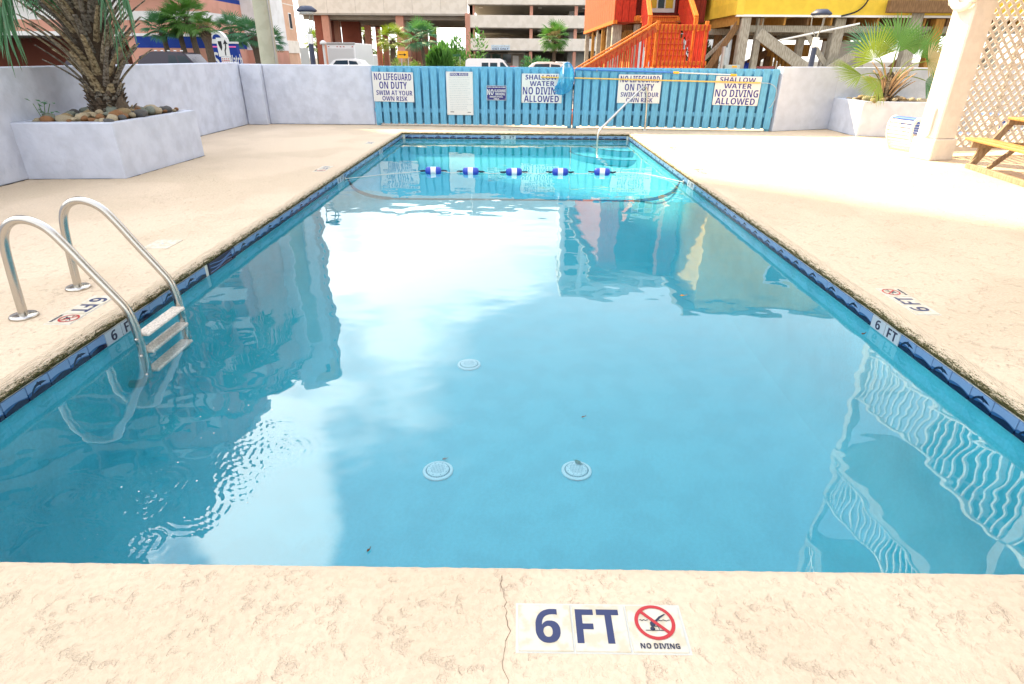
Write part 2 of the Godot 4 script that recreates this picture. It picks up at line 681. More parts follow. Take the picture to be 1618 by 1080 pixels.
# lettering that fills a w x h box centred at c, facing +z of xf
func letters(words: String, w: float, h: float, m: Material, parent: Node3D, xf: Transform3D, called := "lettering", depth := 0.002, serif := false) -> void:
	if font == null:
		font = SystemFont.new()
		font.font_names = PackedStringArray(["Droid Sans"])
		font.font_weight = 700
	var t := TextMesh.new()
	t.font = font
	t.text = words
	t.font_size = 48
	t.pixel_size = 0.01
	t.depth = 0.05
	t.curve_step = 2.0
	var bb := t.get_aabb()
	var o := put(called, t, m, parent)
	var sx := w / maxf(bb.size.x, 0.001)
	var sy := h / maxf(bb.size.y, 0.001)
	var cc := bb.position + bb.size * 0.5
	var sc := Basis().scaled(Vector3(sx, sy, depth / 0.05))
	o.transform = xf * Transform3D(sc, -(sc * cc))

# ---------------------------------------------------------------- ground, deck, pool
func sheet(st: SurfaceTool, x0: float, x1: float, z0: float, z1: float, y: float) -> void:   # z0 > z1
	st.set_smooth_group(-1)
	quad(st, Vector3(x0, y, z0), Vector3(x1, y, z0), Vector3(x1, y, z1), Vector3(x0, y, z1))

const DX0 := -6.34
const DX1 := 16.0
const DZ0 := 7.0
const DZ1 := -14.6

func build_ground() -> void:
	var st := mb()
	var far := 520.0
	sheet(st, -far, far, DZ1, -far, STREET_Y)
	sheet(st, -far, far, far, DZ0, STREET_Y)
	sheet(st, -far, DX0, DZ0, DZ1, STREET_Y)
	sheet(st, DX1, far, DZ0, DZ1, STREET_Y)
	struct("ground", st, M.asphalt)
	# pavements with kerbs along the street, and the sandy lot round the stilt houses
	st = mb()
	box(st, Vector3(-20, STREET_Y + 0.02, -35.2), Vector3(60, 0.24, 5.0), 0.02)
	struct("pavement", st, M.pavement)
	st = mb()
	box(st, Vector3(12.0, STREET_Y + 0.0, -25.0), Vector3(20, 0.12, 17.0), 0.02)
	struct("sandy_lot", st, M.pavement)
	st = mb()
	for k in 14:
		sheet(st, -34.0 + k * 5.0, -31.0 + k * 5.0, -27.0, -27.14, STREET_Y + 0.005)
	obj("lane_marking", st, M.sign_white).set_meta("kind", "structure")
	# the raised deck round the pool
	var e := 0.06
	st = mb()
	sheet(st, DX0, DX1, DZ0, PZ0 + e, 0.0)
	sheet(st, DX0, DX1, PZ1 - e, DZ1, 0.0)
	sheet(st, DX0, PX0 - e, PZ0 + e, PZ1 - e, 0.0)
	sheet(st, PX1 + e, DX1, PZ0 + e, PZ1 - e, 0.0)
	quad(st, Vector3(DX0, STREET_Y, DZ1), Vector3(DX0, STREET_Y, DZ0), Vector3(DX0, 0, DZ0), Vector3(DX0, 0, DZ1))
	quad(st, Vector3(DX1, STREET_Y, DZ0), Vector3(DX1, STREET_Y, DZ1), Vector3(DX1, 0, DZ1), Vector3(DX1, 0, DZ0))
	quad(st, Vector3(DX0, STREET_Y, DZ0), Vector3(DX1, STREET_Y, DZ0), Vector3(DX1, 0, DZ0), Vector3(DX0, 0, DZ0))
	quad(st, Vector3(DX1, STREET_Y, DZ1), Vector3(DX0, STREET_Y, DZ1), Vector3(DX0, 0, DZ1), Vector3(DX1, 0, DZ1))
	var deck := struct("deck_floor", st, M.deck)
	# hairline crack that runs across the near edge of the deck, and two faint joints
	st = mb()
	st.set_smooth_group(-1)
	var r := RandomNumberGenerator.new()
	r.seed = 5
	var x := -0.035
	var z := PZ0 + 0.05
	while z < -0.75:
		var x2 := x + r.randf_range(-0.009, 0.009) - 0.0005
		var z2 := z + 0.016
		var w := r.randf_range(0.0004, 0.0011)
		quad(st, Vector3(x - w, 0.001, z), Vector3(x2 - w, 0.001, z2), Vector3(x2 + w, 0.001, z2), Vector3(x + w, 0.001, z))
		x = x2
		z = z2
	obj("crack", st, M.crack, deck)

func floor_y(z: float) -> float:
	var p := [[-1.36, -1.25], [-5.0, -1.15], [-7.5, -0.9], [-9.1, -0.55], [-13.06, -0.46]]
	for k in p.size() - 1:
		if z >= p[k + 1][0]:
			return lerpf(p[k][1], p[k + 1][1], clampf((z - p[k][0]) / (p[k + 1][0] - p[k][0]), 0, 1))
	return -0.46

func side_point(side: int, u: float, s: float) -> Vector3:   # a line round the pool, u metres outside its walls; s from 0 to 1 along one side
	match side:
		0: return Vector3(PX0 - u, 0, lerpf(PZ0 + u, PZ1 - u, s))
		1: return Vector3(lerpf(PX0 - u, PX1 + u, s), 0, PZ1 - u)
		2: return Vector3(PX1 + u, 0, lerpf(PZ1 - u, PZ0 + u, s))
	return Vector3(lerpf(PX1 + u, PX0 - u, s), 0, PZ0 + u)

func build_pool() -> void:
	var pool := Node3D.new()
	pool.name = "swimming_pool"
	add_child(pool)
	pool.set_meta("kind", "structure")
	var st := mb()
	var zs := []
	for k in 60:
		zs.append(lerpf(PZ0, PZ1, k / 59.0))
	# floor and side walls meet in a rounded cove
	var parts := []
	for k in 6:
		parts.append(mb())
		parts[k].set_smooth_group(0)
	for k in 59:
		var rows := []
		for e in 2:
			var z: float = zs[k + e]
			var fy := floor_y(z)
			var r := minf(0.45, (-0.2 - fy) * 0.8)
			var row := [Vector3(PX0, -0.05, z), Vector3(PX0, -0.14, z)]
			for j in 9:
				var a := PI / 2 * j / 8.0
				row.append(Vector3(PX0 + r - r * cos(a), fy + r - r * sin(a), z))
			for j in 9:
				var a := PI / 2 * (8 - j) / 8.0
				row.append(Vector3(PX1 - r + r * cos(a), fy + r - r * sin(a), z))
			row.append(Vector3(PX1, -0.14, z))
			row.append(Vector3(PX1, -0.05, z))
			rows.append(row)
		for j in rows[0].size() - 1:
			var to: SurfaceTool = parts[(0 if j < 6 else (1 if j >= rows[0].size() - 7 else 2)) + (3 if zs[k] < -9.0 else 0)]
			quad(to, rows[0][j], rows[0][j + 1], rows[1][j + 1], rows[1][j])
	for k in 6:
		obj("pool_floor" if k % 3 == 2 else "pool_wall", parts[k], M.plaster, pool)
	for z in [PZ0, PZ1]:
		st = mb()
		st.set_smooth_group(-1)
		face_out(st, [Vector3(PX0, floor_y(z), z), Vector3(PX1, floor_y(z), z), Vector3(PX1, -0.05, z), Vector3(PX0, -0.05, z)], Vector3(0, -0.4, z * 2.0 + 7.0))
		obj("pool_wall", st, M.plaster, pool)
	# coping, swept along the four sides
	var prof := [[0.062, 0.0], [0.04, -0.001], [0.018, -0.008], [0.0, -0.022], [-0.012, -0.04], [-0.011, -0.055], [0.004, -0.062]]
	var n := FastNoiseLite.new()
	n.seed = 3
	n.frequency = 3.0
	for side in 4:
		st = mb()
		st.set_smooth_group(0)
		var length := side_point(side, 0, 0).distance_to(side_point(side, 0, 1))
		var seg := int(length / (0.03 if side < 3 else 0.012))
		for k in seg:
			for j in prof.size() - 1:
				var v := []
				var uv := []
				for q in [[0, 0], [0, 1], [1, 1], [1, 0]]:
					var s := float(k + q[0]) / seg
					var pj: Array = prof[j + q[1]]
					var wob := 0.0
					if j + q[1] > 0 and j + q[1] < prof.size() - 1:
						wob = (0.0045 if side < 3 else 0.008) * n.get_noise_2d(s * length * (2.2 if side < 3 else 6.0), side * 40.0 + (j + q[1]) * 0.35)
					var p := side_point(side, pj[0] + wob, s)
					p.y = pj[1] + wob * 0.6
					v.append(p)
					uv.append(Vector2(s * length / 1.3, (j + q[1]) / 6.0))
				for q in [0, 2, 1, 0, 3, 2] if side >= 0 else []:
					st.set_uv(uv[q])
					st.add_vertex(v[q])
		obj("coping", st, M.coping if side < 3 else M.deck, pool)
	build_tiles(pool)
	# dark line across the floor and up the walls where the slope begins
	st = mb()
	box(st, Vector3((PX0 + PX1) / 2, floor_y(-9.1) + 0.004, -9.1), Vector3(PX1 - PX0 - 0.95, 0.01, 0.06), 0.0)
	for x in [PX0, PX1]:
		var pts := [Vector3(x * 0.999, -0.15, -8.62), Vector3(x * 0.999, -0.25, -8.72), Vector3(x - signf(x) * 0.06, -0.38, -8.85), Vector3(x - signf(x) * 0.25, -0.5, -9.02), Vector3(x - signf(x) * 0.5, floor_y(-9.1) + 0.006, -9.1)]
		pts = smooth_path(pts, 4)
		for k in pts.size() - 1:
			bar(st, pts[k], pts[k + 1], 0.055, 0.012, 0.0, Vector3(signf(-x), 0.3, 0))
	obj("slope_line", st, M.tile_line, pool)
	# rounded entry steps in the far right corner
	for q in [[1.25, -0.37], [0.8, -0.27]]:
		st = mb()
		st.set_smooth_group(-1)
		var c := Vector3(PX1, 0, PZ1)
		for k in 16:
			var a0 := PI / 2 * k / 16.0
			var a1 := PI / 2 * (k + 1) / 16.0
			var p0 = c + Vector3(-cos(a0), 0, sin(a0)) * q[0]
			var p1 = c + Vector3(-cos(a1), 0, sin(a1)) * q[0]
			face_out(st, [c + Vector3.UP * q[1], p0 + Vector3.UP * q[1], p1 + Vector3.UP * q[1]], c - Vector3.UP)
			face_out(st, [p0 + Vector3.UP * q[1], p1 + Vector3.UP * q[1], p1 - Vector3.UP * 0.47, p0 - Vector3.UP * 0.47], c)
		obj("entry_step", st, M.plaster, pool)
		st = mb()
		for k in 16:
			var a0 := PI / 2 * k / 16.0
			var a1 := PI / 2 * (k + 1) / 16.0
			bar(st, c + Vector3(-cos(a0), 0, sin(a0)) * (q[0] - 0.03) + Vector3.UP * (q[1] + 0.003), c + Vector3(-cos(a1), 0, sin(a1)) * (q[0] - 0.03) + Vector3.UP * (q[1] + 0.003), 0.05, 0.008)
		obj("step_nosing", st, M.tile_line, pool)

func fill(im: Image, poly: PackedVector2Array, c: Color) -> void:
	var lo := poly[0]
	var hi := poly[0]
	for p in poly:
		lo = lo.min(p)
		hi = hi.max(p)
	for y in range(maxi(0, int(lo.y)), mini(im.get_height(), int(hi.y) + 1)):
		var xs := []
		var yc := y + 0.5
		for k in poly.size():
			var a := poly[k]
			var b := poly[(k + 1) % poly.size()]
			if (a.y <= yc) != (b.y <= yc):
				xs.append(a.x + (yc - a.y) / (b.y - a.y) * (b.x - a.x))
		xs.sort()
		for k in range(0, xs.size() - 1, 2):
			var x0 := maxi(0, int(round(xs[k])))
			var x1 := mini(im.get_width(), int(round(xs[k + 1])))
			if x1 > x0:
				im.fill_rect(Rect2i(x0, y, x1 - x0, 1), c)

func tile_image(dolphin: bool, sd: int) -> ImageTexture:
	var w := 640
	var h := 340
	var im := Image.create(w, h, false, Image.FORMAT_RGB8)
	var r := RandomNumberGenerator.new()
	r.seed = sd
	im.fill(Color(0.40, 0.52, 0.67))
	for k in 500:
		var x := r.randi_range(0, w - 6)
		var y := r.randi_range(0, h - 4)
		var t := r.randf_range(-0.05, 0.05)
		im.fill_rect(Rect2i(x, y, r.randi_range(3, 40), r.randi_range(2, 5)), Color(0.40 + t, 0.52 + t, 0.67 + t * 0.6))
	# a paler swell, then the dark wave
	var p := PackedVector2Array()
	for k in 33:
		var x := w * k / 32.0
		p.append(Vector2(x, h * (0.60 - 0.12 * sin(k / 32.0 * TAU * 0.5 + 0.4))))
	p.append(Vector2(w, h))
	p.append(Vector2(0, h))
	fill(im, p, Color(0.13, 0.29, 0.47))
	p = PackedVector2Array()
	for k in 33:
		var t := k / 32.0
		var y := 0.78 - 0.26 * exp(-pow((t - 0.55) / 0.26, 2.0)) - 0.05 * sin(t * 9.0)
		p.append(Vector2(w * t, h * y))
	p.append(Vector2(w, h))
	p.append(Vector2(0, h))
	fill(im, p, Color(0.03, 0.05, 0.19))
	if dolphin:
		var q := [0.12, 0.72, 0.16, 0.56, 0.24, 0.40, 0.34, 0.27, 0.44, 0.20, 0.50, 0.10, 0.54, 0.19, 0.64, 0.21, 0.74, 0.27, 0.80, 0.34, 0.88, 0.39, 0.80, 0.41, 0.70, 0.41, 0.62, 0.40, 0.60, 0.50, 0.54, 0.40, 0.44, 0.39, 0.34, 0.46, 0.26, 0.56, 0.21, 0.68, 0.25, 0.80, 0.17, 0.75, 0.08, 0.80]
		p = PackedVector2Array()
		for k in range(0, q.size(), 2):
			p.append(Vector2(q[k] * w, q[k + 1] * h))
		fill(im, p, Color(0.04, 0.07, 0.20))
	im.resize(w / 2, h / 2, Image.INTERPOLATE_LANCZOS)
	return ImageTexture.create_from_image(im)

func tile_mesh(w: float, h: float, t: float) -> ArrayMesh:   # faces +z, printed side only mapped
	var st := mb()
	st.set_smooth_group(-1)
	var b := 0.002
	var f := [Vector3(-w / 2 + b, -h / 2 + b, t), Vector3(w / 2 - b, -h / 2 + b, t), Vector3(w / 2 - b, h / 2 - b, t), Vector3(-w / 2 + b, h / 2 - b, t)]
	var k := [Vector3(-w / 2, -h / 2, 0), Vector3(w / 2, -h / 2, 0), Vector3(w / 2, h / 2, 0), Vector3(-w / 2, h / 2, 0)]
	var uv := [Vector2(0.01, 0.99), Vector2(0.99, 0.99), Vector2(0.99, 0.01), Vector2(0.01, 0.01)]
	for q in [0, 2, 1, 0, 3, 2]:
		st.set_uv(uv[q])
		st.add_vertex(f[q])
	for j in 4:
		var j2 := (j + 1) % 4
		for q in [[k[j], j], [f[j2], j2], [k[j2], j2], [k[j], j], [f[j], j], [f[j2], j2]]:
			st.set_uv(uv[q[1]])
			st.add_vertex(q[0])
	return done(st)

var tile_m := []
func build_tiles(pool: Node3D) -> void:
	for k in 4:
		var m := StandardMaterial3D.new()
		m.resource_name = "pool_tile_print"
		m.albedo_texture = tile_image(k % 2 == 1, 200 + k)
		m.roughness = 0.18
		tile_m.append(m)
	var pitch := 0.155
	var me := tile_mesh(0.152, 0.082, 0.007)
	var grout := mb()
	var y := -0.104
	for side in [0, 1, 2]:
		var yaw: float = [PI / 2, 0.0, -PI / 2][side]
		var a := side_point(side, 0, 0)
		var b := side_point(side, 0, 1)
		var dir := (b - a).normalized()
		var nn := Vector3(-dir.z, 0, dir.x) * -1.0
		nn = Vector3(sin(yaw), 0, cos(yaw))
		box(grout, (a + b) / 2 + Vector3(0, y, 0) + nn * 0.001, Vector3(0.006, 0.088, a.distance_to(b)) if side != 1 else Vector3(a.distance_to(b), 0.088, 0.006))
		var n := int(a.distance_to(b) / pitch)
		for k in n:
			var p := a + dir * (0.06 + pitch * (k + 0.5)) + Vector3(0, y, 0) + nn * 0.004
			var words := ""
			if side == 0:
				if p.z < -3.2 and p.z > -3.355: words = "6"
				elif p.z < -3.355 and p.z > -3.51: words = "FT"
				elif p.z < -8.1 and p.z > -8.255: words = "4"
				elif p.z < -8.255 and p.z > -8.41: words = "FT"
				elif p.z < -10.65 and p.z > -10.805: words = "3"
				elif p.z < -10.805 and p.z > -10.96: words = "FT"
				if p.z < -4.42 and p.z > -4.88:
					continue
			elif side == 2:
				if p.z < -3.43 and p.z > -3.585: words = "6"
				elif p.z < -3.275 and p.z > -3.43: words = "FT"
				elif p.z < -8.1 and p.z > -8.255: words = "4"
				elif p.z < -7.945 and p.z > -8.1: words = "FT"
			elif p.x > -0.40 and p.x < -0.245: words = "3"
			elif p.x > -0.245 and p.x < -0.09: words = "FT"
			var v: int = (k + side) % 2
			var m: Material = tile_m[v + 2 * ((k / 3) % 2)] if words == "" else M.tile_pale
			var o := put("tile", me, m, pool, Transform3D(Basis(Vector3.UP, yaw).rotated(Vector3.UP, rng.randf_range(-0.006, 0.006)), p + nn * rng.randf_range(0, 0.0012)))
			if words:
				letters(words, 0.05 if words.length() == 1 else 0.095, 0.062, M.ink_navy, o, Transform3D(Basis(), Vector3(0, 0, 0.0075)), "numeral" if words != "FT" else "lettering", 0.001)
	obj("grout_bed", grout, M.grout, pool)

# ---------------------------------------------------------------- water
func build_water() -> void:
	var n1 := FastNoiseLite.new()
	n1.seed = 1
	n1.frequency = 1.0
	n1.fractal_type = FastNoiseLite.FRACTAL_NONE
	var drops := []
	var r := RandomNumberGenerator.new()
	r.seed = 12
	for k in 26:
		var t := r.randf()
		drops.append([lerpf(-1.75, -0.95, t) + r.randf_range(-0.25, 0.2), lerpf(-1.5, -2.15, t) + r.randf_range(-0.2, 0.2), r.randf_range(0.03, 0.11), r.randf_range(0.00012, 0.00035)])
	var xs := []
	var nx := 300
	for i in nx + 1:
		xs.append(lerpf(PX0 + 0.002, PX1 - 0.002, i / float(nx)))
	var zs := [PZ0 - 0.002]
	var z := PZ0
	while z > PZ1:
		var step := lerpf(0.011, 0.05, clampf((-z - 2.2) / 5.0, 0, 1))
		z -= step
		zs.append(maxf(z, PZ1 + 0.002))
	var nz := zs.size()
	var verts := PackedVector3Array()
	var norms := PackedVector3Array()
	verts.resize((nx + 1) * nz)
	norms.resize((nx + 1) * nz)
	var hgt := func(x: float, zz: float) -> float:
		var h := 0.0016 * n1.get_noise_2d(x * 1.1 + 3.0, zz * 0.9)
		h += 0.00052 * n1.get_noise_2d(x * 2.6 - 7.0, zz * 3.4)
		h += 0.00013 * n1.get_noise_2d(x * 7.0 + 17.0, zz * 9.0)
		if zz > -3.0 and x < 0.0:
			for d in drops:
				var dx: float = x - d[0]
				var dz: float = zz - d[1]
				var q := sqrt(dx * dx + dz * dz)
				if q < d[2] * 2.5:
					h += d[3] * cos(TAU * q / 0.034) * exp(-pow((q - d[2]) / 0.045, 2.0))
		return h
	for j in nz:
		for i in nx + 1:
			var x: float = xs[i]
			var zz: float = zs[j]
			var h: float = hgt.call(x, zz)
			var hx: float = hgt.call(x + 0.004, zz)
			var hz: float = hgt.call(x, zz + 0.004)
			verts[j * (nx + 1) + i] = Vector3(x, WATER_Y + h, zz)
			norms[j * (nx + 1) + i] = Vector3(-(hx - h) / 0.004, 1.0, -(hz - h) / 0.004).normalized()
	var idx := PackedInt32Array()
	for j in nz - 1:
		for i in nx:
			var a := j * (nx + 1) + i
			var b := a + nx + 1
			idx.append_array([a, b, a + 1, a + 1, b, b + 1])
	var arr := []
	arr.resize(Mesh.ARRAY_MAX)
	arr[Mesh.ARRAY_VERTEX] = verts
	arr[Mesh.ARRAY_NORMAL] = norms
	arr[Mesh.ARRAY_INDEX] = idx
	var me := ArrayMesh.new()
	me.add_surface_from_arrays(Mesh.PRIMITIVE_TRIANGLES, arr)
	put("water", me, M.water).set_meta("kind", "structure")
	# the body of the water: it takes out the red with depth
	var fog := FogVolume.new()
	fog.name = "water_body"
	fog.shape = RenderingServer.FOG_VOLUME_SHAPE_BOX
	fog.size = Vector3(PX1 - PX0 - 0.004, 1.2, PZ0 - PZ1 - 0.004)
	fog.position = Vector3((PX0 + PX1) / 2, WATER_Y - 0.006 - 0.6, (PZ0 + PZ1) / 2)
	var fm := FogMaterial.new()
	fm.density = 0.24
	fm.albedo = lin(0.0, 0.60, 0.80)
	fog.material = fm
	add_child(fog)
	fog.set_meta("kind", "structure")

# ---------------------------------------------------------------- walls and fence
func build_walls() -> void:
	var t := thing("boundary_wall", "long white painted wall along the deck behind the big palm", "wall")
	var st := mb()
	box(st, Vector3(-6.22, 0.637, -4.45), Vector3(0.2, 1.274, 19.6), 0.012)
	obj("wall_panel", st, M.wall_paint, t)
	st = mb()
	box(st, Vector3(-5.88, 0.62, -14.31), Vector3(0.44, 1.25, 0.3), 0.012)
	obj("corner_pier", st, M.wall_paint, t)
	dirt_joint(t, [Vector3(-6.12, 0, -9.6), Vector3(-6.12, 0, -14.16), Vector3(-5.66, 0, -14.16)], 1)
	dirt_joint(t, [Vector3(-6.12, 0, -3.0), Vector3(-6.12, 0, -7.5)], 2)
	t = thing("boundary_wall", "short white painted wall between corner pier and blue fence", "wall")
	st = mb()
	box(st, Vector3(-4.455, 0.62, -14.42), Vector3(2.4, 1.24, 0.2), 0.012)
	obj("wall_panel", st, M.wall_paint, t)
	dirt_joint(t, [Vector3(-5.66, 0, -14.32), Vector3(-3.26, 0, -14.32)], 3)
	t = thing("boundary_wall", "white painted wall right of the blue fence behind the fan palm", "wall")
	st = mb()
	var a := Vector3(5.46, 0.635, -13.64)
	var b := Vector3(6.98, 0.635, -14.24)
	bar(st, a, b, 0.2, 1.27, 0.012)
	obj("wall_panel", st, M.wall_paint, t)
	st = mb()
	dirt_joint(t, [Vector3(5.42, 0, -13.545), Vector3(6.95, 0, -14.13)], 4)
	box(st, Vector3(9.0, 0.633, -14.22), Vector3(4.1, 1.266, 0.2), 0.012)
	obj("wall_panel", st, M.wall_paint, t)

# dark dirt gathered in the joint where a wall meets the deck
func dirt_joint(t: Node3D, pts: Array, sd: int) -> void:
	var r := RandomNumberGenerator.new()
	r.seed = sd
	var st := mb()
	st.set_smooth_group(-1)
	for k in pts.size() - 1:
		var a: Vector3 = pts[k]
		var b: Vector3 = pts[k + 1]
		var d := (b - a).normalized()
		var n := Vector3(-d.z, 0, d.x)
		var s := 0.0
		var w0 := 0.004
		while s < a.distance_to(b):
			var l := r.randf_range(0.03, 0.14)
			var w1 := r.randf_range(0.0, 0.016) if r.randf() < 0.75 else 0.026
			var p := a + d * s
			var q := a + d * minf(s + l, a.distance_to(b))
			quad(st, p - n * 0.01 + Vector3.UP * 0.003, p + n * w0 + Vector3.UP * 0.003, q + n * w1 + Vector3.UP * 0.003, q - n * 0.01 + Vector3.UP * 0.003)
			w0 = w1
			s += l
	obj("dirt_joint", st, M.dirt, t)

func fence_xf(s: float, y: float, off: float) -> Transform3D:
	var u := (FENCE_B - FENCE_A).normalized()
	var n := u.cross(Vector3.UP)
	return Transform3D(Basis(u, Vector3.UP, n), FENCE_A + u * s + Vector3.UP * y + n * off)

func build_fence() -> void:
	var total := FENCE_A.distance_to(FENCE_B)
	var me := []
	for k in 3:
		me.append(boxm(Vector3(0.137 - 0.003 * k, 1.178, 0.018), 0.003))
	var backm := boxm(Vector3(0.179, 1.178, 0.018), 0.003)
	for half in 2:
		var s0 := 0.0 if half == 0 else 4.432
		var s1 := 4.42 if half == 0 else total
		var t := thing("board_fence", ["blue board fence between the white wall and the net", "blue board gate section with the long poles along its top"][half], "fence")
		var n := 24 if half == 0 else 23
		var pitch := (s1 - s0) / n
		for k in n:
			put("board", me[k % 3], M.fence_blue, t, fence_xf(s0 + pitch * (k + 0.5) + rng.randf_range(-0.004, 0.004), 0.636 + rng.randf_range(-0.004, 0.004), rng.randf_range(-0.002, 0.002)))
			if k < n - 1:
				put("back_board", backm, M.fence_blue, t, fence_xf(s0 + pitch * (k + 1.0), 0.636, -0.19))
		for y in [1.16, 0.33]:
			put("rail", boxm(Vector3(s1 - s0, 0.085, 0.05), 0.003), M.fence_blue, t, fence_xf((s0 + s1) / 2, y, -0.045 - 0.0005 * half))
		for s in [s0 + 0.05, s1 - 0.05]:
			put("post", boxm(Vector3(0.09, 1.25, 0.08), 0.005), M.fence_blue, t, fence_xf(s, 0.575, -0.12))
	
# ---------------------------------------------------------------- planters
func planter(label: String, c: Array, h: float) -> void:   # c: outline, counter-clockwise seen from above
	var t := thing("planter", label, "planter")
	var st := mb()
	st.set_smooth_group(-1)
	var n := c.size()
	var mid := Vector3.ZERO
	for p in c:
		mid += p / n
	var inner := []
	for p in c:
		inner.append(p.lerp(mid, 0.0) - (p - mid).normalized() * 0.16)
	for k in n:
		var a: Vector3 = c[k]
		var b: Vector3 = c[(k + 1) % n]
		var ia: Vector3 = inner[k]
		var ib: Vector3 = inner[(k + 1) % n]
		var up := Vector3.UP * h
		var bv := Vector3.UP * 0.012
		var sa := (mid - a).normalized() * 0.012
		var sb := (mid - b).normalized() * 0.012
		face_out(st, [a, b, b + up - bv, a + up - bv], mid + up / 2)
		face_out(st, [a + up - bv, b + up - bv, b + up + sb, a + up + sa], mid)
		face_out(st, [a + up + sa, b + up + sb, ib + up, ia + up], mid)
		face_out(st, [ia + up, ib + up, ib + up * 0.8, ia + up * 0.8], (a + b) / 2 + up * 0.9)
	obj("planter_wall", st, M.wall_paint, t)
	dirt_joint(t, [c[0], c[1], c[2]] if c[0].x < 0.0 else [c[3], c[0], c[1]], 5)
	st = mb()
	st.set_smooth_group(0)
	var g := Vector3(mid.x, h + 0.03, mid.z)
	for k in n:
		var ia: Vector3 = inner[k] + Vector3.UP * (h - 0.05)
		var ib: Vector3 = inner[(k + 1) % n] + Vector3.UP * (h - 0.05)
		face_out(st, [ia, ib, g], mid)
	obj("gravel_bed", st, M.gravel, t).set_meta("kind", "stuff")

func build_planters() -> void:
	planter("white painted planter holding the big shaggy palm and river rocks", [Vector3(-6.118, 0, -7.5), Vector3(-4.95, 0, -7.6), Vector3(-4.885, 0, -9.53), Vector3(-6.118, 0, -9.6)], 0.667)
	planter("white painted planter holding the bright green fan palm", [Vector3(6.93, 0, -12.83), Vector3(8.6, 0, -12.68), Vector3(8.6, 0, -14.118), Vector3(6.95, 0, -14.118)], 0.66)

func build_rocks() -> void:
	var meshes := []
	for k in 8:
		meshes.append(pebble(300 + k))
	var names := ["olive brown", "pale tan", "grey green", "rusty brown", "dark grey", "cream"]
	var r := RandomNumberGenerator.new()
	r.seed = 20
	for side in 2:
		var placed := []
		var want := 84 if side == 0 else 44
		var tries := 0
		while placed.size() < want and tries < 4000:
			tries += 1
			var p: Vector3
			var trunk: Vector3
			var size := lerpf(0.035, 0.12, pow(r.randf(), 1.4)) if side == 0 else lerpf(0.035, 0.1, r.randf())
			if side == 0:
				p = Vector3(r.randf_range(-5.95, -5.02), 0, r.randf_range(-9.4, -7.68))
				trunk = Vector3(-5.5, 0, -8.5)
			else:
				p = Vector3(r.randf_range(7.06, 8.3), 0, r.randf_range(-13.9, -12.86))
				trunk = Vector3(7.55, 0, -13.25)
			var d := Vector2(p.x - trunk.x, p.z - trunk.z).length()
			if d < (0.2 if side == 0 else 0.13):
				continue
			var ok := true
			for q in placed:
				if Vector2(p.x - q[0].x, p.z - q[0].z).length() < (size + q[1]) * 0.62:
					ok = false
			if not ok:
				continue
			placed.append([p, size])
			p.y = (0.668 if side == 0 else 0.64) + 0.075 * exp(-d * d * 4.0) + r.randf_range(0.0, 0.02)
			var kind := r.randi() % 6
			if side == 1:
				kind = [1, 5, 0, 3, 5, 1][kind]
			var o := put("river_rock", meshes[r.randi() % 8], M["rock%d" % kind], null)
			o.transform = Transform3D(Basis.from_euler(Vector3(r.randf_range(-0.25, 0.25), r.randf() * TAU, r.randf_range(-0.25, 0.25))).scaled(Vector3.ONE * size), p)
			tag(o, "%s river rock heaped round the %s" % [names[kind], "shaggy palm in the left planter" if side == 0 else "fan palm in the right planter"], "rock", "river rocks in the %s planter" % ["left", "right"][side])

# ---------------------------------------------------------------- buildings
func blk(t: Node3D, called: String, m: Material, x0: float, x1: float, y0: float, y1: float, z0: float, z1: float, b := 0.0) -> MeshInstance3D:
	var st := mb()
	box(st, Vector3((x0 + x1) / 2, (y0 + y1) / 2, (z0 + z1) / 2), Vector3(absf(x1 - x0), absf(y1 - y0), absf(z1 - z0)), b)
	return obj(called, st, m, t)

# storeys of recessed windows behind balcony parapets, on a face that looks towards +z at z
func balcony_rows(t: Node3D, x0: float, x1: float, z: float, y0: float, floors: int, pitch: float, bay: float, parapet: Material, wall: Material) -> void:
	var bays := int(round((x1 - x0) / bay))
	bay = (x1 - x0) / bays
	var pane := boxm(Vector3(bay * 0.55, pitch * 0.62, 0.06))
	var fin := boxm(Vector3(0.22, pitch - 0.02, 1.1))
	for f in floors:
		var y := y0 + f * pitch
		blk(t, "balcony", parapet, x0 - 0.03, x1 + 0.03, y, y + 1.15, z + 0.9, z + 1.1)
		blk(t, "balcony_floor", parapet, x0 + 0.01, x1 - 0.01, y - 0.02, y + 0.16, z, z + 0.9)
		for k in bays:
			put("window", pane, M.glass, t, Transform3D(Basis(), Vector3(x0 + bay * (k + 0.5), y + 0.2 + pitch * 0.36, z + 0.01)))
		for k in bays + 1:
			put("balcony_divider", fin, wall, t, Transform3D(Basis(), Vector3(clampf(x0 + bay * k, x0 + 0.1, x1 - 0.1), y + pitch / 2 + 0.1, z + 0.4)))

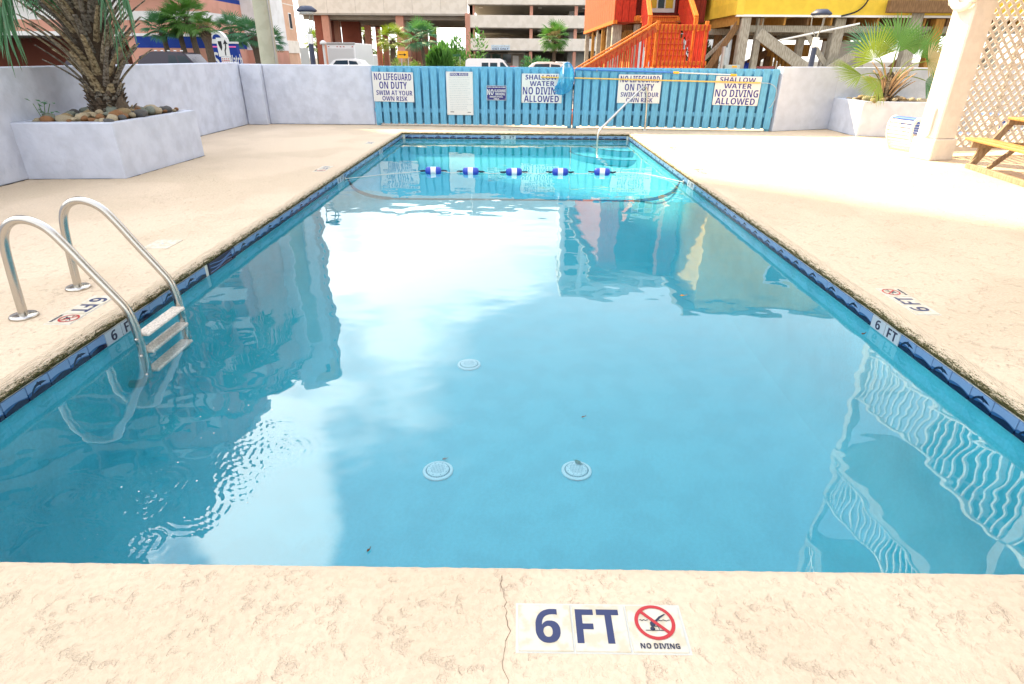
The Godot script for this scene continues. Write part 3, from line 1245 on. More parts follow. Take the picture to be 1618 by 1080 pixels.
func build_pink_hotel() -> void:
	var t := thing("pink_hotel", "pink and white hotel with blue band and open carport across the street", "hotel")
	var z := -42.0
	# carport on the left
	blk(t, "fascia", M.offwhite, -58.0, -24.5, 3.35, 4.8, z, z - 8, 0.0)
	blk(t, "pink_band", M.pink, -58.0, -24.5, 2.70, 3.35, z + 0.02, z - 8)
	blk(t, "trim_band", M.offwhite, -58.0, -24.5, 2.46, 2.70, z + 0.06, z - 8)
	blk(t, "joint", M.concrete, -58.0, -24.5, 4.02, 4.05, z + 0.003, z)
	blk(t, "carport_wall", M.maroon, -58.0, -24.5, STREET_Y, 2.46, z - 7.8, z - 8)
	blk(t, "carport_wall", M.maroon, -58.0, -57.8, STREET_Y, 2.46, z - 0.2, z - 7.8)  # unseen end wall, added to keep side light out of the carport
	for x in [-44.0, -36.0, -24.7]:
		blk(t, "pillar", M.pink, x - 0.25, x + 0.25, STREET_Y, 2.46, z - 0.1, z - 0.6)
	# right part with the blue band
	blk(t, "base_wall", M.pink, -24.4, -19.8, STREET_Y, 1.80, z, z - 8)
	blk(t, "blue_band", M.blue_band, -24.4, -19.8, 1.80, 2.46, z + 0.02, z - 8)
	blk(t, "trim_band", M.offwhite, -24.4, -19.75, 2.46, 2.62, z + 0.06, z - 8)
	blk(t, "pink_band", M.pink, -24.4, -19.8, 2.62, 3.35, z, z - 8)
	blk(t, "fascia", M.offwhite, -24.4, -19.8, 3.35, 3.86, z + 0.03, z - 8)
	blk(t, "pink_wall", M.pink, -24.4, -19.8, 3.86, 4.62, z, z - 8)
	blk(t, "blue_band", M.blue_band, -24.4, -19.8, 4.62, 4.9, z + 0.02, z - 8)
	for y in [2.9, 3.1]:
		blk(t, "stripe", M.peach, -24.4, -19.8, y, y + 0.03, z + 0.004, z)
	blk(t, "wall", M.peach, -24.4, -19.8, 4.9, 23.0, z, z - 8)
	blk(t, "wall", M.pink, -29.4, -24.5, 4.8, 29.5, z, z - 8)
	blk(t, "wall", M.shaded_rose, -36.0, -29.41, 4.8, 39.0, z, z - 9)  # tallest part darkened, its backlit shade is in the colour
	balcony_rows(t, -24.3, -20.0, z, 5.3, 6, 2.85, 2.1, M.offwhite, M.pink)
	balcony_rows(t, -29.3, -24.6, z, 5.3, 8, 2.85, 2.4, M.offwhite, M.pink)
	balcony_rows(t, -35.9, -29.6, z, 5.3, 11, 2.85, 3.1, M.shaded_cream, M.shaded_rose)
	blk(t, "roof_slab", M.offwhite, -24.6, -19.6, 23.0, 23.5, z + 0.2, z - 8.2)
	blk(t, "roof_slab", M.offwhite, -29.6, -24.3, 29.5, 30.0, z + 0.2, z - 8.2)
	# set-back wing to the right of it
	t = thing("hotel_wing", "pink and cream hotel wing with white band behind the two dark palms", "hotel")
	z = -48.0
	blk(t, "base_wall", M.pink, -23.0, -18.9, STREET_Y, 1.75, z, z - 6)
	blk(t, "trim_band", M.offwhite, -23.0, -18.85, 1.75, 2.46, z + 0.03, z - 6)
	blk(t, "wall", M.pink, -23.0, -20.1, 2.46, 25.0, z, z - 6)
	blk(t, "side_wall", M.offwhite, -20.1, -18.9, 2.46, 25.5, z + 0.02, z - 6)
	for k in 8:
		for x in [-22.2, -21.2]:
			var w := blk(t, "window", M.white_metal, x - 0.35, x + 0.35, 3.6 + k * 2.7, 5.0 + k * 2.7, z + 0.03, z - 0.1)
			put("pane", boxm(Vector3(0.58, 1.26, 0.02)), M.glass, w, Transform3D(Basis(), Vector3(x, 4.3 + k * 2.7, z + 0.035)))

func build_yellow_hotel() -> void:
	var t := thing("yellow_hotel", "tall yellow and peach hotel behind the concrete utility pole", "hotel")
	var z := -58.0
	blk(t, "base_wall", M.yellow_stucco, -23.5, -20.32, STREET_Y, 1.6, z + 0.1, z - 2.8)
	blk(t, "podium", M.cream, -23.5, -20.2, 1.6, 2.6, z + 0.3, z - 2.9)
	blk(t, "yellow_wall", M.yellow_stucco, -23.5, -20.36, 2.6, 31.0, z, z - 2.8)
	blk(t, "peach_wall", M.peach, -20.36, -20.3, STREET_Y, 31.0, z - 0.02, z - 2.85)
	for k in 11:
		var y := 3.5 + k * 2.5
		blk(t, "joint", M.cream, -23.5, -20.36, y + 1.9, y + 1.98, z + 0.012, z - 0.1)
		blk(t, "joint", M.cream, -20.3, -20.288, y + 1.9, y + 1.98, z - 0.03, z - 2.8)
		for x in [-22.6, -21.2]:
			var w := blk(t, "window", M.white_metal, x - 0.3, x + 0.3, y, y + 1.3, z + 0.04, z - 0.1)
			put("pane", boxm(Vector3(0.48, 1.14, 0.02)), M.glass, w, Transform3D(Basis(), Vector3(x, y + 0.65, z + 0.045)))
		var sw := blk(t, "window", M.white_metal, -20.3, -20.27, y, y + 1.3, z - 1.1, z - 1.8)
		put("pane", boxm(Vector3(0.02, 1.14, 0.56)), M.glass, sw, Transform3D(Basis(), Vector3(-20.264, y + 0.65, z - 1.45)))
	blk(t, "roof_slab", M.offwhite, -23.8, -20.1, 31.0, 31.6, z + 0.3, z - 3.0)

func build_towers() -> void:
	# the tower that shades most of the deck, and the grey block behind the stilt houses; both are seen in the water
	var t := thing("shading_tower", "very tall pale hotel tower mirrored at the near left of the pool", "tower")
	t.position = Vector3(-42.4, 0, -51.0)
	t.rotation.y = deg_to_rad(46.2)
	blk(t, "wall", M.shaded_cream, -28.0, 0.0, STREET_Y, 76.0, 0.0, -24.0)  # cream wall darkened so the backlit side mirrors dark
	balcony_rows(t, -27.8, -0.2, 0.0, 6.0, 19, 3.6, 5.2, M.shaded_cream, M.shaded_rose)
	t = thing("grey_tower", "grey high-rise with white pilasters mirrored beyond the floats", "tower")
	blk(t, "wall", M.pale_grey, 8.2, 34.0, STREET_Y, 37.0, -106.0, -120.0)
	for k in 8:
		blk(t, "pilaster", M.offwhite, 8.2 + k * 3.7 - 0.35, 8.2 + k * 3.7 + 0.35, STREET_Y, 37.0, -105.2, -106.0)
	for f in 11:
		for k in 7:
			blk(t, "window", M.glass, 8.9 + k * 3.7, 11.2 + k * 3.7, 3.0 + f * 2.9, 4.9 + f * 2.9, -105.96, -106.1)
	blk(t, "parapet", M.offwhite, 8.0, 34.2, 37.0, 38.6, -105.0, -120.0)

func build_garage() -> void:
	var t := thing("parking_garage", "cream parking garage on pink columns with open decks behind the fence", "parking garage")
	var z := -95.0
	var k := 0.0916
	blk(t, "fascia", M.cream, -31.0, -7.3, 6.83, 20.6, z, z - 1.0)
	for j in 7:
		blk(t, "joint", M.concrete, -31.0 + j * 4.0, -30.97 + j * 4.0, 6.83, 20.6, z + 0.01, z)
	blk(t, "soffit", M.concrete, -31.0, -7.3, 6.6, 6.83, z - 0.02, z - 21)
	for j in 9:
		blk(t, "beam", M.concrete, -31.0, -7.3, 6.1, 6.6, z - 1.5 - j * 2.3, z - 1.9 - j * 2.3)
	blk(t, "lintel", M.tan_wall, -31.0, -7.3, 5.9, 6.6, z - 20, z - 20.6)
	blk(t, "end_wall", M.maroon, -29.4, -28.0, STREET_Y, 6.6, z - 1.2, z - 6)
	blk(t, "inner_wall", M.maroon, -27.4, -24.6, STREET_Y, 6.6, z - 8, z - 9)
	for c in [[-27.6, -0.4, 1.0], [-17.0, -0.4, 1.1], [-27.7, -6, 1.0], [-17.0, -6, 1.0], [-26.0, -12, 1.0], [-17.3, -12, 1.1], [-25.7, -18, 0.95], [-16.4, -13, 1.1], [-15.9, -17, 1.0], [-24.4, -20, 0.8], [-23.2, -20, 0.9], [-14.9, -20, 1.2]]:
		blk(t, "column", M.pink, c[0] - c[2] / 2, c[0] + c[2] / 2, STREET_Y, 6.6, z + c[1], z + c[1] - c[2], 0.05)
	# parking decks on the right
	blk(t, "pier", M.pink, -7.6, -6.9, STREET_Y, 6.9, z + 0.15, z - 1.0)
	blk(t, "pier", M.pink, -7.0, -6.3, STREET_Y, 8.4, z - 0.3, z - 1.2)
	for p in [[2.25, 3.8], [5.14, 6.7], [8.0, 9.6], [10.9, 12.4], [13.8, 15.3], [16.7, 20.6]]:
		blk(t, "deck_parapet", M.cream, -7.2, 12.5, p[0], p[1], z + 0.1, z - 0.25, 0.02)
		blk(t, "parking_deck", M.concrete, -7.2, 12.5, p[0] - 0.1, p[0] + 0.15, z - 0.25, z - 26)
	blk(t, "back_wall", M.concrete, -7.2, 12.5, STREET_Y, 20.0, z - 26, z - 26.4)
	for x in [-6.75, 1.74, 8.06]:
		for y in 6:
			blk(t, "deck_column", M.pink, x - 0.22, x + 0.22, [STREET_Y, 3.8, 6.7, 9.6, 12.4, 15.3][y], [2.25, 5.14, 8.0, 10.9, 13.8, 16.7][y], z - 0.3, z - 0.8)
			if y > 0:
				blk(t, "deck_lamp", M.white_metal, x + 1.0, x + 1.5, [0, 4.8, 7.7, 10.6, 13.5, 16.4][y], [0, 4.9, 7.8, 10.7, 13.6, 16.5][y], z - 2.0, z - 2.2)
	blk(t, "shop_front", M.tan_wall, -6.2, 1.5, STREET_Y, 1.95, z - 5, z - 5.2)
	for x in [-5.6, -4.0, -2.4]:
		blk(t, "shop_window", M.glass, x, x + 1.3, 0.6, 1.8, z - 4.95, z - 5.05)
	blk(t, "shop_door", M.white_metal, -0.9, 0.0, STREET_Y, 1.6, z - 4.93, z - 5.05)
	blk(t, "awning", M.cream, -1.6, 1.0, 1.85, 2.0, z - 3.6, z - 5)
	# hanging board on the lowest parapet
	var s := thing("exit_sign", "pale blue exit only board on the lowest garage parapet", "sign", Vector3(-2.6, 2.62, z + 0.14))
	put("panel", boxm(Vector3(2.65, 0.66, 0.04)), mat("board_pale", Color(0.55, 0.68, 0.8), 0.6), s)
	letters("EXIT ONLY", 2.3, 0.24, M.ink_blue, s, Transform3D(Basis(), Vector3(0, -0.16, 0.022)), "lettering", 0.01)
	var st := mb()
	var r := RandomNumberGenerator.new()
	r.seed = 2
	for j in 16:
		box(st, Vector3(-1.18 + j * 0.157, 0.14 + r.randf_range(-0.03, 0.03), 0.022), Vector3(r.randf_range(0.05, 0.12), r.randf_range(0.1, 0.24), 0.008))
	obj("faded_print", st, M.ink_grey, s)

func build_orange_house() -> void:
	var t := thing("orange_house", "orange wooden house on posts with red front and stairs", "house")
	var x0 := 3.5
	var y0 := 2.6
	# left flank: upright boards
	var n := 32
	for k in n:
		var z := -24.62 - (k + 0.5) * 0.345
		put("board", boxm(Vector3(0.04, 4.2 - 0.002 * (k % 3), 0.335), 0.006), M.orange_pale, t, Transform3D(Basis(), Vector3(x0 - 0.01 + 0.003 * (k % 2), y0 + 2.1, z)))
	blk(t, "skirt_beam", M.orange_wood, x0 - 0.05, x0 + 0.1, y0 - 0.06, y0 + 0.06, -24.6, -35.6)
	blk(t, "core_wall", M.red_wood, x0 + 0.02, 4.24, y0, 6.8, -24.66, -35.6)
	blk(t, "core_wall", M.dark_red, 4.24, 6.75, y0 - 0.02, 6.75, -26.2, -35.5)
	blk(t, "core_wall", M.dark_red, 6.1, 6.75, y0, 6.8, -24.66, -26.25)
	for k in 3:
		put("board", boxm(Vector3(0.235, 4.2, 0.04), 0.006), M.red_wood, t, Transform3D(Basis(), Vector3(x0 + 0.13 + k * 0.25, y0 + 2.1, -24.64)))
	for k in 3:
		put("board", boxm(Vector3(0.21, 4.2, 0.04), 0.006), M.dark_red, t, Transform3D(Basis(), Vector3(6.22 + k * 0.22, y0 + 2.1, -24.64)))
	for k in 8:
		put("board", boxm(Vector3(0.225, 4.1, 0.03), 0.006), M.dark_red, t, Transform3D(Basis(), Vector3(4.36 + k * 0.232, y0 + 2.1, -26.18)))
	blk(t, "roof", M.tan_wall, x0 - 0.3, 6.9, 6.75, 6.95, -24.2, -36.0)
	blk(t, "porch_floor", M.orange_wood, 4.2, 6.15, 2.62, 2.78, -24.1, -26.2, 0.01)
	blk(t, "porch_post", M.orange_wood, 5.95, 6.08, 2.78, 6.7, -24.4, -24.53)
	var d := blk(t, "window", M.white_metal, 4.98, 5.98, 3.0, 4.6, -26.13, -26.2)
	for q in [[5.05, 5.28], [5.62, 5.9]]:
		put("pane", boxm(Vector3(q[1] - q[0], 1.35, 0.02)), M.clapboard1, d, Transform3D(Basis(), Vector3((q[0] + q[1]) / 2, 3.82, -26.12)))
	put("pane", boxm(Vector3(0.24, 1.35, 0.02)), M.glass, d, Transform3D(Basis(), Vector3(5.45, 3.82, -26.12)))
	# posts and panels under the flank
	for p in [[-25.1, 0.34, 0], [-26.6, 0.16, 0], [-28.3, 0.14, 1], [-30.0, 0.2, 0], [-32.0, 0.14, 1], [-35.0, 0.2, 0]]:
		blk(t, "stilt", [M.grey_wood, M.amber_wood][p[2]], x0 + 0.02, x0 + 0.02 + p[1], STREET_Y, y0 - 0.06, p[0], p[0] - p[1], 0.015)
	blk(t, "stilt", M.grey_wood, 4.28, 4.5, STREET_Y, y0 - 0.06, -24.8, -25.05, 0.015)
	for k in 7:
		blk(t, "panel", M.amber_wood, 4.4, 4.45, STREET_Y, y0 - 0.05, -26.0 - k * 1.35, -27.1 - k * 1.35)
	for k in 5:
		blk(t, "joist", M.brown_wood, x0 + 0.1, 6.8, y0 - 0.22, y0 - 0.03, -26 - k * 2.0, -26.12 - k * 2.0)
	# stairs
	t = thing("wooden_stairs", "bright orange wooden stairs and landing with red balusters", "stairs")
	blk(t, "landing", M.orange_wood, 4.1, 5.7, 1.04, 1.16, -20.0, -21.5, 0.01)
	for x in [4.16, 5.62]:
		for z in [-20.08, -21.42]:
			blk(t, "post", M.orange_wood, x - 0.05, x + 0.05, STREET_Y, 2.42, z - 0.05, z + 0.05, 0.008)
	blk(t, "rail", M.orange_wood, 4.1, 5.72, 2.16, 2.32, -19.98, -20.04, 0.008)
	blk(t, "rail", M.orange_wood, 4.1, 5.72, 1.22, 1.34, -19.985, -20.035, 0.008)
	var bal := boxm(Vector3(0.035, 1.2, 0.035), 0.004)
	for k in 13:
		put("baluster", bal, M.red_wood, t, Transform3D(Basis(), Vector3(4.2 + k * 0.12, 1.72, -19.955)))
	for k in 9:
		put("baluster", bal, M.red_wood, t, Transform3D(Basis(), Vector3(5.66, 1.72, -20.1 - k * 0.15)))
	blk(t, "rail", M.orange_wood, 5.63, 5.69, 2.18, 2.3, -20.0, -21.4, 0.008)
	# upper flight, rising away from the landing
	for k in 9:
		var y := 1.16 + (k + 1) * 0.175
		var z := -21.5 - k * 0.28
		blk(t, "riser", M.orange_wood, 4.3, 5.55, y - 0.175, y - 0.03, z - 0.01, z - 0.03)
		blk(t, "tread", M.orange_pale, 4.28, 5.57, y - 0.03, y, z + 0.03, z - 0.3, 0.006)
	for sx in [[4.16, 4.32], [5.62, 5.62]]:
		var st := mb()
		bar(st, Vector3(sx[0], 2.62, -21.4), Vector3(sx[1], 4.15, -24.0), 0.14, 0.045, 0.006)
		bar(st, Vector3(sx[0], 2.5, -21.4), Vector3(sx[1], 4.03, -24.0), 0.04, 0.11, 0.004)
		obj("handrail", st, M.orange_wood, t)
		blk(t, "post", M.orange_wood, sx[0] - 0.06, sx[0] + 0.06, 1.1, 2.6, -21.34, -21.46, 0.008)
		for k in 14:
			var f := (k + 0.5) / 14.0
			var x := lerpf(sx[0], sx[1], f)
			put("baluster", bal, M.red_wood, t, Transform3D(Basis(), Vector3(x, 1.95 + f * 1.53, -21.45 - f * 2.5)))
	# lower flight, descending to the left
	for zz in [-20.0, -21.4]:
		var st := mb()
		bar(st, Vector3(4.1, 2.36, zz), Vector3(1.75, 1.02, zz), 0.14, 0.045, 0.006)
		obj("handrail", st, M.orange_wood, t)
		st = mb()
		bar(st, Vector3(4.1, 2.2, zz), Vector3(1.75, 0.86, zz), 0.05, 0.17, 0.006)
		obj("rail", st, M.orange_pale, t)
		for k in 15:
			var f := (k + 0.7) / 16.0
			put("baluster", bal, M.red_wood, t, Transform3D(Basis(), Vector3(lerpf(4.1, 1.75, f), lerpf(1.62, 0.28, f), zz + 0.045)))
		st = mb()
		bar(st, Vector3(4.1, 0.95, zz), Vector3(1.0, -0.75, zz), 0.05, 0.26, 0.006)
		obj("stringer", st, M.orange_wood, t)
	for k in 10:
		var f := (k + 0.5) / 10.5
		blk(t, "tread", M.orange_pale, lerpf(4.1, 1.1, f) - 0.15, lerpf(4.1, 1.1, f) + 0.15, lerpf(1.1, -0.7, f) - 0.03, lerpf(1.1, -0.7, f), -20.04, -21.36, 0.006)

func build_yellow_house() -> void:
	var t := thing("yellow_house", "yellow clapboard house raised on grey wooden stilts with cross braces", "house")
	var z0 := -21.7
	var x0 := 6.97
	var y0 := 2.7
	for k in 13:
		var y := y0 + 0.34 * k
		var st := mb()
		bar(st, Vector3(x0 + 0.22, y + 0.17, z0), Vector3(17.0, y + 0.17, z0), 0.03, 0.355, 0.004, Vector3(0, 1, 0.08).normalized())
		obj("clapboard", st, M["clapboard%d" % (k % 3)], t)
		st = mb()
		bar(st, Vector3(x0, y + 0.17, z0 - 0.2), Vector3(x0, y + 0.17, z0 - 10.0), 0.03, 0.355, 0.004, Vector3(-0.08, 1, 0).normalized())
		obj("clapboard", st, M["clapboard%d" % ((k + 1) % 3)], t)
	blk(t, "corner_board", M.clapboard2, x0 - 0.035, x0 + 0.22, y0 - 0.02, 7.12, z0 + 0.035, z0 - 0.2, 0.006)
	blk(t, "core_wall", M.clapboard1, x0 + 0.05, 17.0, y0 + 0.02, 7.1, z0 - 0.06, z0 - 10.0)
	blk(t, "sill_flashing", M.white_metal, x0, 17.0, y0 - 0.07, y0 - 0.01, z0 + 0.03, z0 - 0.1)
	blk(t, "roof", M.tan_wall, x0 - 0.5, 17.5, 7.1, 7.32, z0 + 0.25, z0 - 10.5)
	for q in [[9.6, 4.5], [12.6, 4.5]]:
		var w := blk(t, "window", M.white_metal, q[0], q[0] + 1.0, q[1], q[1] + 1.5, z0 + 0.06, z0 - 0.05)
		put("pane", boxm(Vector3(0.84, 1.3, 0.02)), M.glass, w, Transform3D(Basis(), Vector3(q[0] + 0.5, q[1] + 0.75, z0 + 0.065)))
	# floor structure seen from below
	for k in 14:
		blk(t, "joist", M.brown_wood if k % 2 else M.amber_wood, x0 + 0.1 + k * 0.75, x0 + 0.16 + k * 0.75, y0 - 0.3, y0 - 0.02, z0 - 0.12, z0 - 9.5)
	for z in [-21.95, -24.6, -27.6, -30.6]:
		blk(t, "girder", M.grey_wood, x0, 17.0, y0 - 0.5, y0 - 0.3, z, z - 0.18, 0.01)
	# stilts
	for p in [[7.33, -21.72, 0.3, 0], [7.86, -21.9, 0.2, 0], [9.55, -22.5, 0.22, 0], [10.45, -21.9, 0.34, 0], [13.6, -21.8, 0.3, 1], [7.5, -25.0, 0.25, 2], [8.3, -25.4, 0.2, 2], [9.6, -25.2, 0.26, 2], [12.3, -25.0, 0.28, 1], [10.2, -28.0, 0.26, 2], [7.4, -28.0, 0.26, 1], [13.0, -28.0, 0.26, 2], [15.6, -21.8, 0.3, 0]]:
		blk(t, "stilt", [M.grey_wood, M.amber_wood, M.brown_wood][p[3]], p[0] - p[2] / 2, p[0] + p[2] / 2, STREET_Y, y0 - 0.08, p[1], p[1] - p[2], 0.015)
	for b in [[7.75, 2.15, -21.62, 9.95, 0.85, 0.34, 0], [9.95, 0.9, -21.6, 11.35, 1.85, 0.28, 0], [7.2, 2.55, -21.9, 6.0, 0.55, 0.2, 1], [7.1, 2.2, -22.3, 5.9, 1.0, 0.12, 0], [9.3, 2.35, -22.0, 10.5, 1.0, 0.16, 0], [9.0, 2.1, -24.9, 10.6, 0.9, 0.26, 2], [8.2, 0.9, -25.2, 9.6, 1.7, 0.26, 1], [13.6, 2.3, -21.9, 12.2, 0.9, 0.26, 1]]:
		var st := mb()
		bar(st, Vector3(b[0], b[1], b[2]), Vector3(b[3], b[4], b[2] + 0.02), 0.06, b[5], 0.01, Vector3(0, 1, 0))
		obj("brace", st, [M.grey_wood, M.brown_wood, M.amber_wood][b[6]], t)
	blk(t, "deck_beam", M.brown_wood, 11.6, 14.6, 2.75, 3.1, z0 + 0.35, z0 + 0.15, 0.01)
	blk(t, "deck_post", M.grey_wood, 12.55, 12.9, STREET_Y, 3.6, z0 + 0.1, z0 - 0.2, 0.01)
	var sst := mb()
	tube(sst, smooth_path([Vector3(11.0, 3.6, z0 + 0.1), Vector3(11.0, 3.1, z0 + 0.1), Vector3(10.75, 2.8, z0 + 0.1), Vector3(10.3, 2.66, z0 + 0.05)]), 0.025, 8)
	obj("cable", sst, M.ink_black, t)
	sst = mb()
	tube(sst, [Vector3(8.3, 1.95, -21.2), Vector3(10.6, 2.42, -21.0)], 0.03, 8)
	obj("drain_pipe", sst, M.white_metal, t)
	# what stands under the house
	blk(t, "back_panel", M.offwhite, 11.0, 12.6, STREET_Y, 2.0, -24.0, -24.1)
	blk(t, "back_panel", M.amber_wood, 9.3, 10.8, 1.5, 1.9, -24.6, -24.7)
	for k in 5:
		blk(t, "rack_slat", M.amber_wood, 9.3 + k * 0.14, 9.36 + k * 0.14, STREET_Y, 1.75, -24.2, -24.3)
	# electricity meter on the corner stilts
	var e := thing("electric_meter", "grey green electricity meter box with round glass dial on the corner stilt", "electric meter", Vector3(7.0, 0.92, -21.5))
	put("box", boxm(Vector3(0.5, 0.62, 0.2), 0.015), M.meter_grey, e)
	var st2 := mb()
	lathe(st2, [[0.0, 0.0], [0.13, 0.0], [0.13, 0.05], [0.11, 0.08], [0.0, 0.09]], 20)
	var dial := obj("dial", st2, M.sign_white, e, Transform3D(Basis(Vector3.RIGHT, PI / 2), Vector3(0.1, -0.02, 0.1)))
	dial.material_override = M.lamp_glass
	put("warning_label", boxm(Vector3(0.16, 0.05, 0.006)), M.sign_yellow, e, Transform3D(Basis(), Vector3(0.06, 0.26, 0.102)))
	st2 = mb()
	tube(st2, [Vector3(-0.33, -1.6, 0), Vector3(-0.33, 0.85, 0)], 0.06, 10)
	obj("conduit", st2, M.sign_back, e)

# the hotel whose covered terrace and balconies stand along the right of the pool; its balconies are mirrored in the water
func build_pool_hotel() -> void:
	var t := thing("pool_hotel", "hotel with white baluster balconies mirrored at the right of the pool", "hotel")
	var x := 6.36
	var zf := -9.75
	var zb := 6.0
	blk(t, "wall", M.shaded_slate, x + 1.5, x + 9.0, 2.75, 14.5, zf + 0.3, zb)  # wall colour kept dark to stand for the shade behind the balconies
	blk(t, "ground_wall", M.tan_wall, x + 5.0, x + 9.0, 0.0, 2.7, -4.0, zb)
	for f in 5:
		var y := 2.72 + f * 2.45
		blk(t, "balcony_floor", M.offwhite, x, x + 9.0, y, y + 0.2, zf, zb, 0.01)
		var b := mb()
		box(b, Vector3(x + 0.05, y + 1.2, (zf + zb) / 2), Vector3(0.06, 0.06, zb - zf), 0.008)
		box(b, Vector3(x + 0.05, y + 0.32, (zf + zb) / 2), Vector3(0.045, 0.045, zb - zf), 0.006)
		box(b, Vector3(x + 0.75, y + 1.2, zf + 0.05), Vector3(1.4, 0.06, 0.06), 0.008)
		box(b, Vector3(x + 0.75, y + 0.32, zf + 0.05), Vector3(1.4, 0.045, 0.045), 0.006)
		obj("balcony_rail", b, M.white_metal, t)
		if f == 4:
			continue
		var bal := boxm(Vector3(0.03, 0.86, 0.03))
		var z := zf + 0.16
		while z < (-2.5 if f < 3 else -5.0):
			put("baluster", bal, M.white_metal, t, Transform3D(Basis(), Vector3(x + 0.05, y + 0.75, z)))
			z += 0.145
		for q in 9:
			put("baluster", bal, M.white_metal, t, Transform3D(Basis(), Vector3(x + 0.15 + q * 0.145, y + 0.75, zf + 0.05)))
		for k in 4:
			blk(t, "balcony_post", M.offwhite, x + 0.02, x + 0.16, y + 0.2, y + 2.45, zf + 0.02 + k * 3.85, zf + 0.16 + k * 3.85)
			var dd := blk(t, "sliding_door", M.white_metal, x + 1.46, x + 1.5, y + 0.22, y + 2.25, zf + 0.9 + k * 3.85, zf + 3.1 + k * 3.85)
			put("pane", boxm(Vector3(0.03, 1.85, 0.98)), M.glass, dd, Transform3D(Basis(), Vector3(x + 1.455, y + 1.23, zf + 1.45 + k * 3.85)))
			put("pane", boxm(Vector3(0.03, 1.85, 0.98)), M.glass, dd, Transform3D(Basis(), Vector3(x + 1.455, y + 1.23, zf + 2.55 + k * 3.85)))
	# columns of the covered terrace
	for k in 4:
		var p := Vector3(6.58, 0, -9.86 + k * 3.85)
		var bs := Basis(Vector3.UP, deg_to_rad(12.4))
		var c := Node3D.new()
		c = thing("column", ["white square column on a plinth beside the lattice screen", "white terrace column second from the lattice", "white terrace column third from the lattice", "white terrace column farthest from the lattice"][k], "column", p)
		c.basis = bs
		put("shaft", boxm(Vector3(0.375, 2.4, 0.375), 0.02), M.column_paint, c, Transform3D(Basis(), Vector3(0, 1.51, 0)))
		put("plinth", boxm(Vector3(0.425, 0.315, 0.425), 0.012), M.column_paint, c, Transform3D(Basis(), Vector3(0, 0.1575, 0)))
		if k > 0:
			c.position.x = 8.6

# ---------------------------------------------------------------- signs on the fence
func sign_panel(label: String, s0: float, s1: float, y0: float, y1: float, lines: Array, ink: Material, panel: Material, tilt := 0.0) -> Node3D:
	var w := s1 - s0
	var h := y1 - y0
	var t := thing("sign", label, "sign")
	t.transform = fence_xf((s0 + s1) / 2, (y0 + y1) / 2, 0.022) * Transform3D(Basis(Vector3.BACK, tilt), Vector3.ZERO)
	put("panel", boxm(Vector3(w, h, 0.008), 0.002), panel, t)
	for l in lines:   # words, x0, x1, y0, y1 as shares from the panel's top left
		letters(l[0], (l[2] - l[1]) * w, (l[4] - l[3]) * h, ink, t, Transform3D(Basis(), Vector3(((l[1] + l[2]) / 2 - 0.5) * w, (0.5 - (l[3] + l[4]) / 2) * h, 0.0045)))
	var me := boxm(Vector3(0.014, 0.014, 0.006), 0.003)
	for q in [[-1, -1], [1, -1], [-1, 1], [1, 1]]:
		put("screw", me, M.sign_back, t, Transform3D(Basis(), Vector3(q[0] * (w / 2 - 0.025), q[1] * (h / 2 - 0.025), 0.006)))
	return t

